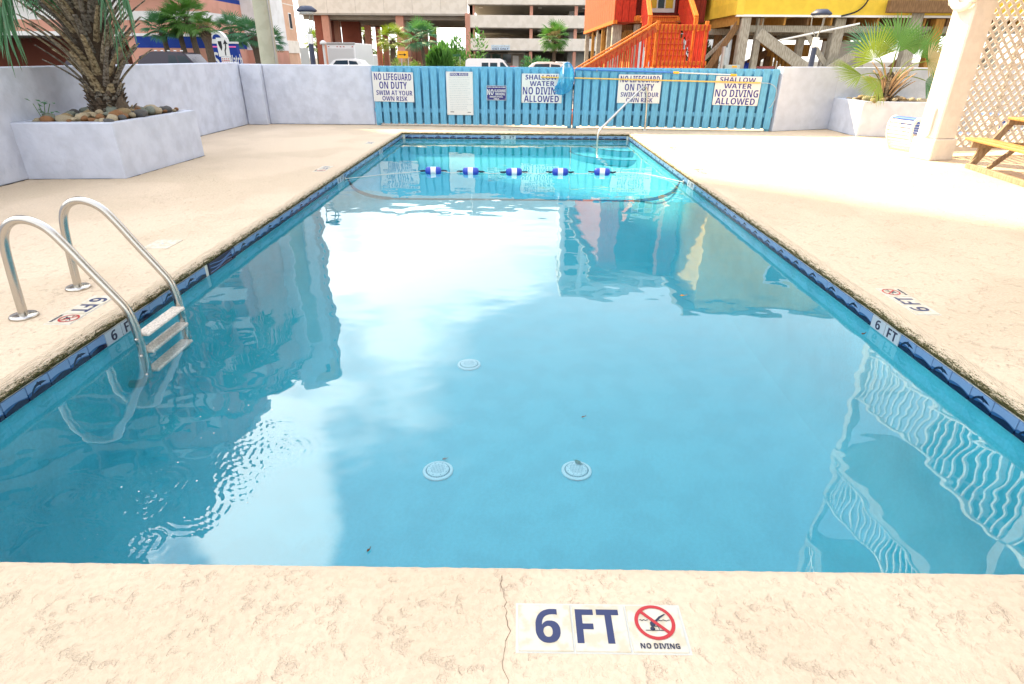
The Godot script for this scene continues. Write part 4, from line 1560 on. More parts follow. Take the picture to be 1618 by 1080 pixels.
func build_signs() -> void:
	var life := [["NO LIFEGUARD", 0.045, 0.955, 0.045, 0.27], ["ON DUTY", 0.16, 0.84, 0.32, 0.56], ["SWIM AT YOUR", 0.075, 0.965, 0.615, 0.775], ["OWN RISK", 0.215, 0.835, 0.81, 0.965]]
	var shal := [["SHALLOW", 0.09, 0.87, 0.04, 0.20], ["WATER", 0.2, 0.81, 0.25, 0.415], ["NO DIVING", 0.03, 0.975, 0.455, 0.71], ["ALLOWED", 0.06, 0.93, 0.745, 0.97]]
	sign_panel("no lifeguard on duty sign at the fence end by the white wall", 0.02, 0.93, 0.505, 1.105, life, M.sign_ink, M.sign_white, -0.01)
	sign_panel("no lifeguard on duty sign crossed by the yellow pole behind the handrail", 5.37, 6.27, 0.54, 1.1, life, M.sign_ink, M.sign_white)
	sign_panel("shallow water no diving sign partly under the blue net", 3.31, 4.18, 0.52, 1.1, shal, M.sign_ink, M.sign_white)
	sign_panel("shallow water no diving sign near the right end of the fence", 7.385, 8.325, 0.52, 1.085, shal, M.sign_ink, M.sign_white, -0.012)
	var p := sign_panel("tall pale pool rules board full of small print", 1.66, 2.245, 0.25, 1.125, [], M.sign_ink, M.sign_white)
	put("heading_band", boxm(Vector3(0.40, 0.058, 0.002)), M.sign_ink, p, Transform3D(Basis(), Vector3(-0.005, 0.385, 0.005)))
	letters("POOL RULES", 0.37, 0.04, M.sign_white, p, Transform3D(Basis(), Vector3(-0.005, 0.385, 0.0065)))
	var st := mb()
	var r := RandomNumberGenerator.new()
	r.seed = 9
	for k in 19:
		var y := 0.325 - k * 0.0365
		var x := -0.225
		var stop := r.randf_range(0.1, 0.24)
		while x < stop:
			var w := r.randf_range(0.012, 0.05)
			box(st, Vector3(x + w / 2, y, 0.0045), Vector3(w, r.randf_range(0.006, 0.011), 0.001))
			x += w + 0.008
	obj("small_print", st, M.ink_grey, p)
	st = mb()
	box(st, Vector3(-0.18, -0.375, 0.0045), Vector3(0.08, 0.014, 0.0012))
	box(st, Vector3(0.2, -0.38, 0.0045), Vector3(0.075, 0.01, 0.0012))
	obj("signature_line", st, M.ink_black, p)
	p = sign_panel("small navy no glassware or smoking sign", 2.545, 2.975, 0.565, 0.855, [["NO", 0.03, 0.35, 0.25, 0.64], ["GLASSWARE", 0.4, 0.96, 0.25, 0.43], ["SMOKING", 0.44, 0.92, 0.48, 0.66], ["INSIDE POOL", 0.15, 0.83, 0.71, 0.82], ["AREA", 0.35, 0.64, 0.86, 0.965]], M.sign_white, mat("sign_navy", Color(0.015, 0.012, 0.14), 0.4))
	st = mb()
	for k in 17:
		box(st, Vector3(-0.185 + k * 0.0232, 0.116, 0.0045), Vector3(r.randf_range(0.011, 0.019), r.randf_range(0.014, 0.022), 0.0012))
	obj("small_print", st, M.sign_white, p)
	var f := mb()
	for q in [[0, 0.143, 0.426, 0.006], [0, -0.143, 0.426, 0.006]]:
		box(f, Vector3(q[0], q[1], 0.0045), Vector3(q[2], q[3], 0.0012))
	for s in [-1, 1]:
		box(f, Vector3(s * 0.211, 0, 0.0046), Vector3(0.006, 0.28, 0.0012))
	obj("border", f, M.sign_white, p)

# ---------------------------------------------------------------- pool fittings
func build_ladder() -> void:
	var t := thing("pool_ladder", "stainless steel pool ladder with two hoop rails and three treads", "pool ladder")
	var prof := [[-2.945, 0.0], [-2.938, 0.1], [-2.922, 0.28], [-2.9, 0.45], [-2.86, 0.54], [-2.79, 0.585], [-2.71, 0.583], [-2.63, 0.54], [-2.56, 0.45], [-2.46, 0.29], [-2.36, 0.135], [-2.315, 0.055], [-2.297, -0.04], [-2.293, -0.14], [-2.293, -0.30], [-2.3, -0.39], [-2.335, -0.437], [-2.39, -0.455], [-2.432, -0.458]]
	for z in [-3.228, -3.713]:
		var pts := []
		for p in prof:
			pts.append(Vector3(p[0], p[1], z))
		var st := mb()
		tube(st, smooth_path(pts, 4), 0.0245, 18)
		obj("rail", st, M.steel, t)
		st = mb()
		lathe(st, [[0.0, 0.019], [0.03, 0.019], [0.068, 0.016], [0.075, 0.008], [0.075, 0.0], [0.0, 0.0]], 28, Vector3(-2.945, 0.001, z))
		obj("base_flange", st, M.steel, t)
		st = mb()
		lathe(st, [[0.0, 0.012], [0.009, 0.01], [0.01, 0.0]], 10)
		for y in [-0.135, -0.245, -0.375]:
			obj("bolt", st, M.steel, t, Transform3D(Basis(Vector3.RIGHT, PI / 2 * (1 if z > -3.5 else -1)), Vector3(-2.293, y, z + (0.024 if z > -3.5 else -0.024))))
	for k in 3:
		var y: float = [-0.125, -0.24, -0.37][k]
		var st := mb()
		box(st, Vector3(-2.285, y, -3.4705), Vector3(0.085, 0.022, 0.436), 0.006)
		var tr := obj("tread", st, M.tread, t)
		st = mb()
		for j in 4:
			box(st, Vector3(-2.312 + j * 0.018, y + 0.0115, -3.4705), Vector3(0.005, 0.003, 0.41), 0.001)
		obj("grip_ridge", st, M.tread, tr)

func build_handrail() -> void:
	var t := thing("handrail", "bent stainless handrail leading into the far right corner of the pool", "handrail")
	var st := mb()
	tube(st, smooth_path([Vector3(2.77, 0, -13.67), Vector3(2.755, 0.4, -13.66), Vector3(2.735, 0.72, -13.65), Vector3(2.70, 0.85, -13.63), Vector3(2.63, 0.868, -13.57), Vector3(2.54, 0.81, -13.48), Vector3(2.42, 0.715, -13.35), Vector3(2.1, 0.47, -13.01), Vector3(1.78, 0.225, -12.67), Vector3(1.67, 0.14, -12.55), Vector3(1.615, 0.06, -12.49), Vector3(1.6, -0.03, -12.47), Vector3(1.6, -0.15, -12.47), Vector3(1.6, -0.3, -12.47), Vector3(1.6, -0.44, -12.47)], 3), 0.022, 14)
	obj("rail", st, M.steel, t)
	st = mb()
	lathe(st, [[0.0, 0.016], [0.055, 0.012], [0.06, 0.0]], 20, Vector3(2.77, 0.001, -13.67))
	obj("base_flange", st, M.steel, t)

func build_floats() -> void:
	var t := thing("float", "", "pool float")
	var st := mb()
	var prof := [[0.0, -0.12], [0.02, -0.12], [0.046, -0.108], [0.056, -0.085], [0.057, -0.038]]
	lathe(st, prof, 20)
	lathe(st, [[0.057, 0.038], [0.056, 0.085], [0.046, 0.108], [0.02, 0.12], [0.0, 0.12]], 20)
	var lie := Basis(Vector3.BACK, -PI / 2)
	obj("end_cap", st, M.float_blue, t, Transform3D(lie, Vector3.ZERO))
	st = mb()
	lathe(st, [[0.0565, -0.038], [0.0555, -0.02], [0.0555, 0.02], [0.0565, 0.038]], 20)
	obj("white_band", st, M.float_white, t, Transform3D(lie, Vector3.ZERO))
	st = mb()
	for s in [-1, 1]:
		tube(st, [Vector3(s * 0.118, 0, 0), Vector3(s * 0.15, 0.0, 0.008), Vector3(s * 0.185, -0.004, 0), Vector3(s * 0.21, -0.01, -0.01)], [0.012, 0.016, 0.014, 0.006], 8)
	obj("knot", st, M.rope_dark, t)
	var xs := [-1.265, -0.70, -0.052, 0.642, 1.273]
	var zs := [-9.119, -9.092, -9.069, -9.101, -9.129]
	var words := ["blue and white lane float nearest the left pool wall", "second lane float from the left pool wall", "middle one of the five blue and white lane floats", "second lane float from the right pool wall", "blue and white lane float nearest the right pool wall"]
	for k in 5:
		var o := t if k == 0 else t.duplicate() as Node3D
		if k > 0:
			o.name = numbered("float")
			add_child(o, true)
		o.position = Vector3(xs[k], WATER_Y + 0.022, zs[k])
		o.rotation = Vector3(0.3 * k, [0.08, -0.05, 0.1, 0.0, -0.07][k], 0)
		tag(o, words[k], "pool float", "lane floats on the safety rope")
	var r := thing("safety_rope", "thin pale safety rope strung through the lane floats across the pool", "rope")
	var pts := [Vector3(PX0 + 0.01, WATER_Y + 0.015, -8.45), Vector3(-1.9, WATER_Y + 0.004, -8.9)]
	for k in 5:
		pts.append(Vector3(xs[k] - 0.13, WATER_Y + 0.014, zs[k]))
		pts.append(Vector3(xs[k] + 0.13, WATER_Y + 0.014, zs[k]))
		if k < 4:
			pts.append(Vector3((xs[k] + xs[k + 1]) / 2, WATER_Y - 0.002, (zs[k] + zs[k + 1]) / 2 + 0.03))
	pts.append(Vector3(1.9, WATER_Y + 0.004, -9.1))
	pts.append(Vector3(PX1 - 0.01, WATER_Y + 0.015, -8.4))
	st = mb()
	tube(st, smooth_path(pts, 4), 0.005, 6)
	obj("line", st, M.rope, r)
	for x in [PX0 + 0.012, PX1 - 0.012]:
		put("wall_anchor", boxm(Vector3(0.012, 0.05, 0.05), 0.004), M.steel, r, Transform3D(Basis(), Vector3(x, WATER_Y + 0.015, -8.45 if x < 0 else -8.4)))

func build_drains() -> void:
	var ps := [Vector3(-0.43, 0, -4.84), Vector3(-0.535, 0, -3.33), Vector3(0.435, 0, -3.35)]
	var words := ["round white drain grate on the pool floor standing alone", "round drain grate on the pool floor with a brown scrap at its rim", "round drain grate on the pool floor with a dark leaf on it"]
	for k in 3:
		var p: Vector3 = ps[k]
		p.y = floor_y(p.z) + 0.002
		var t := thing("floor_drain", words[k], "drain", p, 0.0, "drain grates on the pool floor")
		t.scale = Vector3.ONE * 0.9
		var st := mb()
		lathe(st, [[0.118, 0.0], [0.118, 0.008], [0.108, 0.012], [0.1, 0.01], [0.0, 0.01]], 36)
		obj("rim", st, M.drain, t)
		st = mb()
		lathe(st, [[0.088, 0.01], [0.085, 0.018], [0.074, 0.023], [0.0, 0.026]], 36)
		obj("cover", st, M.drain, t)
		st = mb()
		for j in 44:
			var a := TAU * j / 44.0
			bar(st, Vector3(cos(a) * 0.093, 0.0115, sin(a) * 0.09), Vector3(cos(a) * 0.0865, 0.0175, sin(a) * 0.0865), 0.005, 0.004)
		for i in range(-5, 6):
			for j in range(-5, 6):
				var q := Vector2(i * 0.0115, j * 0.0115)
				if q.length() < 0.058:
					box(st, Vector3(q.x, 0.0262 - q.length_squared() * 0.5, q.y), Vector3(0.0045, 0.002, 0.0045))
		obj("slots", st, M.drain_dark, t)
		st = mb()
		for j in 8:
			var a := TAU * (j + 0.5) / 8.0
			lathe(st, [[0.0, 0.003], [0.004, 0.002], [0.0045, 0.0]], 8, Vector3(cos(a) * 0.073, 0.0215, sin(a) * 0.073))
		obj("screw_holes", st, M.drain_dark, t)

func leaf_scrap(label: String, p: Vector3, size: float, m: Material, turn: float, flat := 1.0) -> void:
	var st := mb()
	st.set_smooth_group(0)
	var pts := []
	for k in 9:
		var a := TAU * k / 9.0
		pts.append(Vector3(cos(a) * size * (1.0 + 0.25 * sin(a * 3.0)), 0.003 + size * 0.12 * sin(a * 2.0), sin(a) * size * 0.5 * (1.0 + 0.2 * cos(a * 5.0))))
	for k in 9:
		tri3(st, Vector3(0, 0.004 + size * 0.08, 0), pts[(k + 1) % 9], pts[k])
		tri3(st, Vector3(0, 0.001, 0), pts[k], pts[(k + 1) % 9])
	tube(st, [Vector3(size * 0.9, 0.004, 0), Vector3(size * 1.4, 0.008, size * 0.1)], 0.0015, 5)
	var o := obj("leaf_scrap", st, m, null, Transform3D(Basis(Vector3.UP, turn), p))
	tag(o, label, "leaf")

func build_debris() -> void:
	leaf_scrap("dark leaf lying on the right hand drain grate", Vector3(0.452, floor_y(-3.4) + 0.026, -3.41), 0.034, M.bush0, 2.4)
	leaf_scrap("brown scrap at the rim of the near left drain grate", Vector3(-0.50, floor_y(-3.45) + 0.012, -3.455), 0.02, M.debris, 0.4)
	leaf_scrap("orange leaf floating on the far right of the pool water", Vector3(1.22, WATER_Y + 0.004, -4.06), 0.022, M.debris_orange, 0.0)
	leaf_scrap("small brown leaf floating near the middle of the pool", Vector3(0.33, WATER_Y + 0.004, -2.42), 0.01, M.debris, 0.3)
	leaf_scrap("brown leaf floating under the right hand 6 FT wall tiles", Vector3(2.2, WATER_Y + 0.004, -3.42), 0.018, M.debris, 0.5)
	leaf_scrap("brown leaf on the water just inside the near coping", Vector3(-0.51, WATER_Y + 0.004, -1.55), 0.009, M.debris, 1.1)
	leaf_scrap("brown twig litter on the deck behind the ladder", Vector3(-3.36, 0.002, -4.28), 0.03, M.debris, 0.2)
	leaf_scrap("dry scrap on the deck between ladder and skimmer lid", Vector3(-2.98, 0.002, -3.9), 0.014, M.debris, 1.0)
	# bubbles drifting on the water at the near left
	var r := RandomNumberGenerator.new()
	r.seed = 31
	var st := mb()
	for k in 18:
		var t := r.randf()
		var p := Vector3(lerpf(-1.7, -1.0, r.randf()), WATER_Y + 0.0005, lerpf(-1.5, -2.7, t))
		lathe(st, [[0.003 * r.randf_range(0.5, 1.2), 0.0], [0.002, 0.001], [0.0, 0.0015]], 8, p)
	var b := obj("foam_bubbles", st, M.lamp_glass)
	tag(b, "tiny bubbles scattered on the water at the near left", "bubbles", "", "stuff")

# red ring with a slash over a diver, drawn as thin inlays on a 0.152 m tile; y up, faces +z
func no_diving(tile: Node3D) -> void:
	var z := 0.0075
	var st := mb()
	st.set_smooth_group(-1)
	var c := Vector3(0, 0.018, z)
	for k in 40:
		var a0 := TAU * k / 40.0
		var a1 := TAU * (k + 1) / 40.0
		var p := [Vector3(cos(a0), sin(a0), 0), Vector3(cos(a1), sin(a1), 0)]
		quad(st, c + p[0] * 0.046, c + p[0] * 0.056, c + p[1] * 0.056, c + p[1] * 0.046)
	obj("red_ring", st, M.ink_red, tile)
	st = mb()
	box(st, c + Vector3(0, 0, 0.0002), Vector3(0.094, 0.0095, 0.0004), 0.0, Basis(Vector3.BACK, -0.78))
	obj("red_slash", st, M.ink_red, tile)
	st = mb()
	for q in [[-0.042, -0.018, 0.006], [0.006, 0.043, 0.006]]:
		var n := 8
		for k in n:
			var x0 := lerpf(q[0], q[1], k / float(n))
			var x1 := lerpf(q[0], q[1], (k + 1) / float(n))
			bar(st, c + Vector3(x0, q[2] + 0.0018 * sin(k * 1.9), 0), c + Vector3(x1, q[2] + 0.0018 * sin((k + 1) * 1.9), 0), 0.002, 0.0006)
	box(st, c + Vector3(0, -0.026, 0), Vector3(0.06, 0.0018, 0.0006))
	prism(st, pv([0.034, 0.026, 0.031, 0.027, 0.014, 0.018, 0.004, 0.008, -0.008, 0.004, -0.014, -0.002, -0.014, -0.010, -0.009, -0.016, -0.003, -0.013, 0.002, -0.006, 0.010, 0.006, 0.018, 0.014]), 0.0006, Transform3D(Basis(), c))
	lathe(st, [[0.0, 0.0004], [0.0065, 0.0003], [0.0068, -0.0003]], 12)
	var head := mb()
	lathe(head, [[0.0, 0.0006], [0.0062, 0.0006], [0.0066, 0.0]], 14)
	obj("diver_head", head, M.ink_navy, tile, Transform3D(Basis(Vector3.RIGHT, PI / 2), c + Vector3(-0.010, -0.021, 0)))
	bar(st, c + Vector3(-0.004, -0.013, 0), c + Vector3(0.006, -0.013, 0), 0.0028, 0.0006)
	bar(st, c + Vector3(0.006, -0.013, 0), c + Vector3(0.009, -0.025, 0), 0.0024, 0.0006)
	obj("diver", st, M.ink_navy, tile)
	letters("NO DIVING", 0.105, 0.0155, M.ink_navy, tile, Transform3D(Basis(), Vector3(0, -0.056, 0.0075)), "lettering", 0.0008)

func marker(label: String, at: Vector3, yaw: float, number: String, full := true) -> void:   # lies on the deck, its first tile's left edge at `at`
	var t := thing("depth_marker", label, "depth marker", at, yaw, "depth markers set in the deck")
	var me := tile_mesh(0.149, 0.149, 0.006)
	var lie := Basis(Vector3.RIGHT, -PI / 2)
	for k in 3 if full else 2:
		var o := put("tile", me, M.tile_white, t, Transform3D(lie * Basis(Vector3.BACK, rng.randf_range(-0.008, 0.008)), Vector3(0.0765 + 0.153 * k, -0.0015, rng.randf_range(-0.001, 0.001))))
		if k == 0:
			letters(number, 0.068, 0.108, M.ink_blue, o, Transform3D(Basis(), Vector3(0.008, 0.004, 0.0065)), "numeral", 0.0008)
		elif k == 1:
			letters("FT", 0.122, 0.108, M.ink_blue, o, Transform3D(Basis(), Vector3(-0.006, 0.004, 0.0065)), "lettering", 0.0008)
		else:
			no_diving(o)
	var st := mb()
	box(st, Vector3(0.23 if full else 0.153, -0.003, 0), Vector3(0.468 if full else 0.31, 0.0075, 0.158))
	obj("grout_bed", st, M.grout, t)

func build_markers() -> void:
	marker("6 FT and no diving tiles set in the deck at the near edge", Vector3(0.012, 0, -1.131), 0.0, "6")
	marker("6 FT and no diving tiles in the deck behind the ladder", Vector3(-2.672, 0, -3.58), -PI / 2, "6")
	marker("6 FT and no diving tiles in the deck along the right side", Vector3(2.55, 0, -3.39), PI / 2, "6")
	marker("worn 4 FT tiles in the deck left of the lane floats", Vector3(-2.70, 0, -8.66), -PI / 2, "4")
	marker("worn 4 FT tiles in the deck right of the lane floats", Vector3(2.55, 0, -8.2), PI / 2, "4")
	marker("worn 3 FT tiles in the deck near the far left corner", Vector3(-2.68, 0, -11.35), -PI / 2, "3", false)
	marker("worn 3 FT tiles in the sunlit deck on the right", Vector3(2.72, 0, -10.5), PI / 2, "3")
	marker("3 FT tiles in the deck between the fence and the pool", Vector3(-0.26, 0, -13.45), 0.0, "3", false)
	# skimmer
	var t := thing("skimmer_lid", "square off white skimmer lid set in the left deck", "skimmer lid", Vector3(-2.935, 0.001, -4.74))
	put("plate", boxm(Vector3(0.21, 0.012, 0.25), 0.004), M.tile_white, t)
	var st := mb()
	lathe(st, [[0.0, 0.008], [0.008, 0.0075], [0.01, 0.006]], 12)
	obj("finger_hole", st, M.ink_grey, t)
	t = thing("skimmer_mouth", "dark skimmer opening in the tile band of the left wall", "skimmer", Vector3(-2.43, -0.104, -4.65))
	put("flap", boxm(Vector3(0.012, 0.075, 0.44), 0.003), tile_m[1], t)
	st = mb()
	for s in [-1, 1]:
		box(st, Vector3(0.004, s * 0.042, 0), Vector3(0.02, 0.008, 0.47), 0.002)
		box(st, Vector3(0.004, 0, s * 0.23), Vector3(0.02, 0.092, 0.008), 0.002)
	obj("frame", st, M.ink_navy, t)
	# flap prints: a dark navy print of waves
	(t.get_node("flap") as MeshInstance3D).material_override = M.ink_navy
	st = mb()
	for k in 3:
		var pts := []
		for j in 9:
			pts.append(Vector3(0.0075, -0.022 + k * 0.02 + 0.012 * sin(j * 0.7 + k), -0.2 + j * 0.05))
		tube(st, pts, 0.0028, 6)
	obj("wave_print", st, mat("print_blue", Color(0.06, 0.18, 0.42), 0.3), t)

func build_net_and_poles() -> void:
	var t := thing("leaf_net", "blue mesh leaf net hung on the fence between the two halves", "leaf net")
	t.transform = fence_xf(4.2, 1.0, 0.06)
	var st := mb()
	var hoop := []
	for k in 25:
		var a := TAU * k / 24.0
		hoop.append(Vector3(0.07 + cos(a) * 0.155, 0.03 + sin(a) * 0.29, 0.03 * cos(a)))
	tube(st, hoop, 0.011, 8, false)
	obj("hoop", st, mat("hoop_blue", Color(0.03, 0.22, 0.5), 0.4), t)
	# sagging bag
	st = mb()
	st.set_smooth_group(0)
	var g := []
	for j in 9:
		var row := []
		var f := j / 8.0
		for k in 25:
			var a := TAU * k / 24.0
			var p: Vector3 = hoop[k]
			var q := Vector3(-0.17 + 0.05 * cos(a * 3.0), -0.24 + 0.05 * sin(a * 2.0), 0.10)
			var w := p.lerp(q, f * 0.9)
			w.z += 0.10 * sin(f * PI) + 0.012 * sin(a * 7.0 + f * 5.0)
			w.y -= 0.05 * sin(f * PI)
			row.append(w)
		g.append(row)
	for j in 8:
		for k in 24:
			quad(st, g[j][k], g[j][k + 1], g[j + 1][k + 1], g[j + 1][k])
	var nm: StandardMaterial3D = M.net_blue
	nm.transparency = BaseMaterial3D.TRANSPARENCY_ALPHA
	nm.albedo_color.a = 0.62
	obj("mesh_bag", st, nm, t)
	st = mb()
	tube(st, [Vector3(-0.01, 0.33, 0.09), Vector3(0.0, -0.08, 0.12)], 0.014, 10)
	obj("handle", st, M.float_white, t)
	# telescopic pole, half blue, half white
	t = thing("telescopic_pole", "long blue and white telescopic pole lying along the fence top", "pole")
	st = mb()
	tube(st, [fence_xf(4.45, 1.19, 0.04).origin, fence_xf(6.55, 1.145, 0.04).origin], 0.016, 10)
	obj("outer_tube", st, M.pole_blue, t)
	st = mb()
	tube(st, [fence_xf(6.55, 1.145, 0.04).origin, fence_xf(7.8, 1.11, 0.04).origin], 0.013, 10)
	obj("inner_tube", st, M.sign_white, t)
	for s in [[6.55, 1.145], [7.73, 1.112]]:
		st = mb()
		tube(st, [fence_xf(s[0] - 0.06, s[1], 0.04).origin, fence_xf(s[0] + 0.06, s[1] - 0.003, 0.04).origin], 0.021, 10)
		obj("clamp", st, M.sign_yellow, t)
	t = thing("rescue_pole", "long yellow rescue pole with a loop, hung across the signs", "pole")
	st = mb()
	tube(st, [fence_xf(3.72, 1.035, 0.06).origin, fence_xf(5.9, 1.0, 0.045).origin, fence_xf(8.3, 0.965, 0.045).origin], 0.014, 10)
	obj("shaft", st, M.pole_yellow, t)
	st = mb()
	tube(st, smooth_path([fence_xf(8.3, 0.965, 0.045).origin, fence_xf(8.5, 0.95, 0.06).origin, fence_xf(8.63, 0.86, 0.07).origin, fence_xf(8.66, 0.7, 0.07).origin, fence_xf(8.6, 0.52, 0.05).origin, fence_xf(8.56, 0.48, 0.04).origin]), 0.007, 8)
	obj("hook", st, M.hose, t)
	for q in [[4.9, 1.17], [7.2, 1.12], [5.0, 1.005], [8.0, 0.96]]:
		st = mb()
		tube(st, [fence_xf(q[0], q[1] - 0.02, 0.0).origin, fence_xf(q[0], q[1] - 0.03, 0.06).origin, fence_xf(q[0], q[1] + 0.02, 0.075).origin], 0.006, 6)
		obj("bracket", st, M.sign_back, t)

# ---------------------------------------------------------------- near palms
# an old leaf base: a tapered, channelled strap from p along d, curling outwards
func boot(st: SurfaceTool, p: Vector3, d: Vector3, out: Vector3, length: float, w: float, tip: float) -> void:
	st.set_smooth_group(0)
	var side := d.cross(out).normalized()
	var n := 7
	var rows := []
	for k in n + 1:
		var f := k / float(n)
		var c := p + d * (length * f) + out * (length * 0.42 * f * f)
		var nn := (out - d * 0.5 * f).normalized()
		var ww := w * lerpf(1.0, tip, pow(f, 0.7))
		var th := 0.012 * lerpf(1.6, 0.6, f)
		rows.append([c - side * ww + nn * th, c - nn * th * 0.3, c + side * ww + nn * th, c + nn * th * 2.0])
	for k in n:
		for j in 4:
			quad(st, rows[k][j], rows[k + 1][j], rows[k + 1][(j + 1) % 4], rows[k][(j + 1) % 4])
	quad(st, rows[n][3], rows[n][2], rows[n][1], rows[n][0])

# a feather frond: arching rib with hanging leaflets
func feather(t: Node3D, pts: Array, leaflet: float, m: Material, rib_m: Material, r: RandomNumberGenerator, start := 0.35) -> void:
	var path := smooth_path(pts, 6)
	var n := path.size()
	var st := mb()
	var rr := []
	for k in n:
		rr.append(lerpf(0.022, 0.004, k / float(n - 1)))
	tube(st, path, rr, 7)
	var rib := obj("frond", st, rib_m, t)
	st = mb()
	st.set_smooth_group(-1)
	var total := 46
	for k in total:
		var f := start + (1.0 - start) * k / float(total)
		var x := f * (n - 1)
		var i := mini(int(x), n - 2)
		var p: Vector3 = path[i].lerp(path[i + 1], x - i)
		var d: Vector3 = (path[i + 1] - path[i]).normalized()
		var side := d.cross(Vector3.UP).normalized()
		for s in [-1.0, 1.0]:
			var l := leaflet * r.randf_range(0.75, 1.1) * (0.55 + 0.45 * sin(PI * clampf((f - start) / (1.0 - start) * 0.9 + 0.12, 0, 1)))
			var o: Vector3 = (side * s * r.randf_range(0.35, 0.6) + d * 0.55 + Vector3.UP * 0.15).normalized()
			var w := 0.011
			var wd := d.cross(o).normalized().cross(o).normalized()
			var a := p
			var droop := r.randf_range(0.7, 1.2)
			var prev_w := w * 0.7
			for q in 4:
				var b := a + o * l / 4.0
				var nw: float = w * [1.0, 0.9, 0.6, 0.0][q]
				quad(st, a - wd * prev_w, a + wd * prev_w, b + wd * nw, b - wd * nw)
				a = b
				prev_w = nw
				o = (o + Vector3.DOWN * 0.42 * droop).normalized()
	obj("leaflets", st, m, rib)

func build_left_palm() -> void:
	var c := Vector3(-5.53, 0.6, -8.52)
	var t := thing("shaggy_palm", "shaggy palm with old leaf bases in the left white planter", "palm tree", c)
	var r := RandomNumberGenerator.new()
	r.seed = 44
	var st := mb()
	lathe(st, [[0.2, 0.0], [0.205, 0.06], [0.19, 0.14], [0.195, 0.22], [0.18, 0.3], [0.19, 0.36], [0.2, 0.5], [0.21, 0.9], [0.2, 1.5], [0.16, 2.0], [0.0, 2.1]], 18)
	obj("trunk", st, M.fibre, t)
	# ragged skirt rings of torn leaf bases low on the trunk
	for ring in 6:
		var y := 0.05 + ring * 0.055
		for k in 12:
			var a := TAU * (k + 0.5 * (ring % 2)) / 12.0 + r.randf_range(-0.12, 0.12)
			var out := Vector3(cos(a), 0, sin(a))
			st = mb()
			boot(st, out * 0.175 + Vector3.UP * y, (Vector3.UP + out * 0.35).normalized(), out, r.randf_range(0.06, 0.10), 0.05, 0.5)
			obj("leaf_scar", st, M.trunk if r.randf() < 0.7 else M.boot1, t)
	for k in 10:
		var a := TAU * k / 10.0
		var out := Vector3(cos(a), 0, sin(a))
		st = mb()
		boot(st, out * 0.17 + Vector3.UP * 0.36, (Vector3.UP + out * 0.3).normalized(), out, 0.12, 0.075, 0.45)
		obj("cut_stub", st, M.boot2 if k % 3 else M.boot0, t)
	# long old leaf bases sweeping up and out
	for ring in 9:
		var y := 0.42 + ring * 0.12
		var cnt := 9
		for k in cnt:
			var a := TAU * (k + 0.5 * (ring % 2)) / cnt + r.randf_range(-0.15, 0.15)
			var out := Vector3(cos(a), 0, sin(a))
			var lean := lerpf(0.62, 0.34, ring / 8.0) * r.randf_range(0.75, 1.25)
			st = mb()
			boot(st, out * 0.15 + Vector3.UP * y, (Vector3.UP + out * lean).normalized(), out, lerpf(0.55, 0.8, ring / 8.0) * r.randf_range(0.7, 1.15), r.randf_range(0.045, 0.07), 0.42)
			obj("leaf_base", st, M["boot%d" % (r.randi() % 3)], t)
	# a small pup stub at the trunk's foot
	st = mb()
	lathe(st, [[0.09, 0.0], [0.1, 0.1], [0.07, 0.22], [0.03, 0.3], [0.0, 0.32]], 10, Vector3(0.24, 0.0, 0.08))
	obj("offshoot", st, M.trunk, t)
	for k in 9:
		var a := TAU * k / 9.0
		var out := Vector3(cos(a), 0, sin(a))
		st = mb()
		boot(st, Vector3(0.24, 0.03 + 0.025 * (k % 5), 0.08) + out * 0.07, (Vector3.UP + out * 0.4).normalized(), out, 0.13, 0.035, 0.4)
		obj("leaf_scar", st, M.boot2 if k % 2 else M.boot1, t)
	# crown above the frame; two fronds hang into view
	var top := Vector3(0, 2.0, 0)
	for k in 15:
		var a := TAU * k / 15.0 + r.randf_range(-0.1, 0.1)
		var out := Vector3(cos(a), 0, sin(a))
		var l := r.randf_range(1.4, 1.9)
		var up := r.randf_range(0.5, 1.0)
		feather(t, [top + out * 0.1, top + out * l * 0.4 + Vector3.UP * up, top + out * l * 0.8 + Vector3.UP * up * 0.95, top + out * l * 1.15 + Vector3.UP * (up * 0.35)], 0.5, M.leaf0 if k % 3 else M.leaf1, M.boot2, r)
	hanging(t, [top + Vector3(-0.05, 0.1, 0.1), Vector3(-0.2, 2.1, 0.35), Vector3(-0.34, 1.72, 0.66), Vector3(-0.42, 1.3, 0.78)], 34, 0.8, r)
	hanging(t, [top + Vector3(-0.05, 0.1, 0.1), Vector3(-0.22, 2.0, 0.3), Vector3(-0.38, 1.65, 0.62), Vector3(-0.5, 1.25, 0.72)], 30, 0.7, r)
	hanging(t, [top + Vector3(0.1, 0.1, 0.0), Vector3(0.3, 2.0, 0.15), Vector3(0.46, 1.6, 0.25), Vector3(0.55, 1.15, 0.28)], 30, 0.6, r)
	hanging(t, [top + Vector3(0.1, 0.1, 0.0), Vector3(0.4, 2.15, 0.15), Vector3(0.66, 1.8, 0.3), Vector3(0.8, 1.5, 0.35)], 26, 0.6, r)
	var weed := thing("weed", "small dark weed sprouting in the left planter by the wall", "weed", Vector3(-5.95, 0.62, -7.85))
	st = mb()
	st.set_smooth_group(-1)
	for k in 16:
		var p := Vector3(r.randf_range(-0.1, 0.16), r.randf_range(0.1, 0.28), r.randf_range(-0.05, 0.05))
		leaf_blade(st, p, Vector3(r.randf_range(-1, 1), r.randf_range(-0.3, 0.5), r.randf_range(-1, 1)).normalized(), 0.07, 0.02)
	obj("leaves", st, M.bush0, weed)
	st = mb()
	for k in 4:
		tube(st, [Vector3(0, 0, 0), Vector3(-0.08 + k * 0.07, 0.24, 0)], 0.004, 5)
	obj("stem", st, M.bush1, weed)

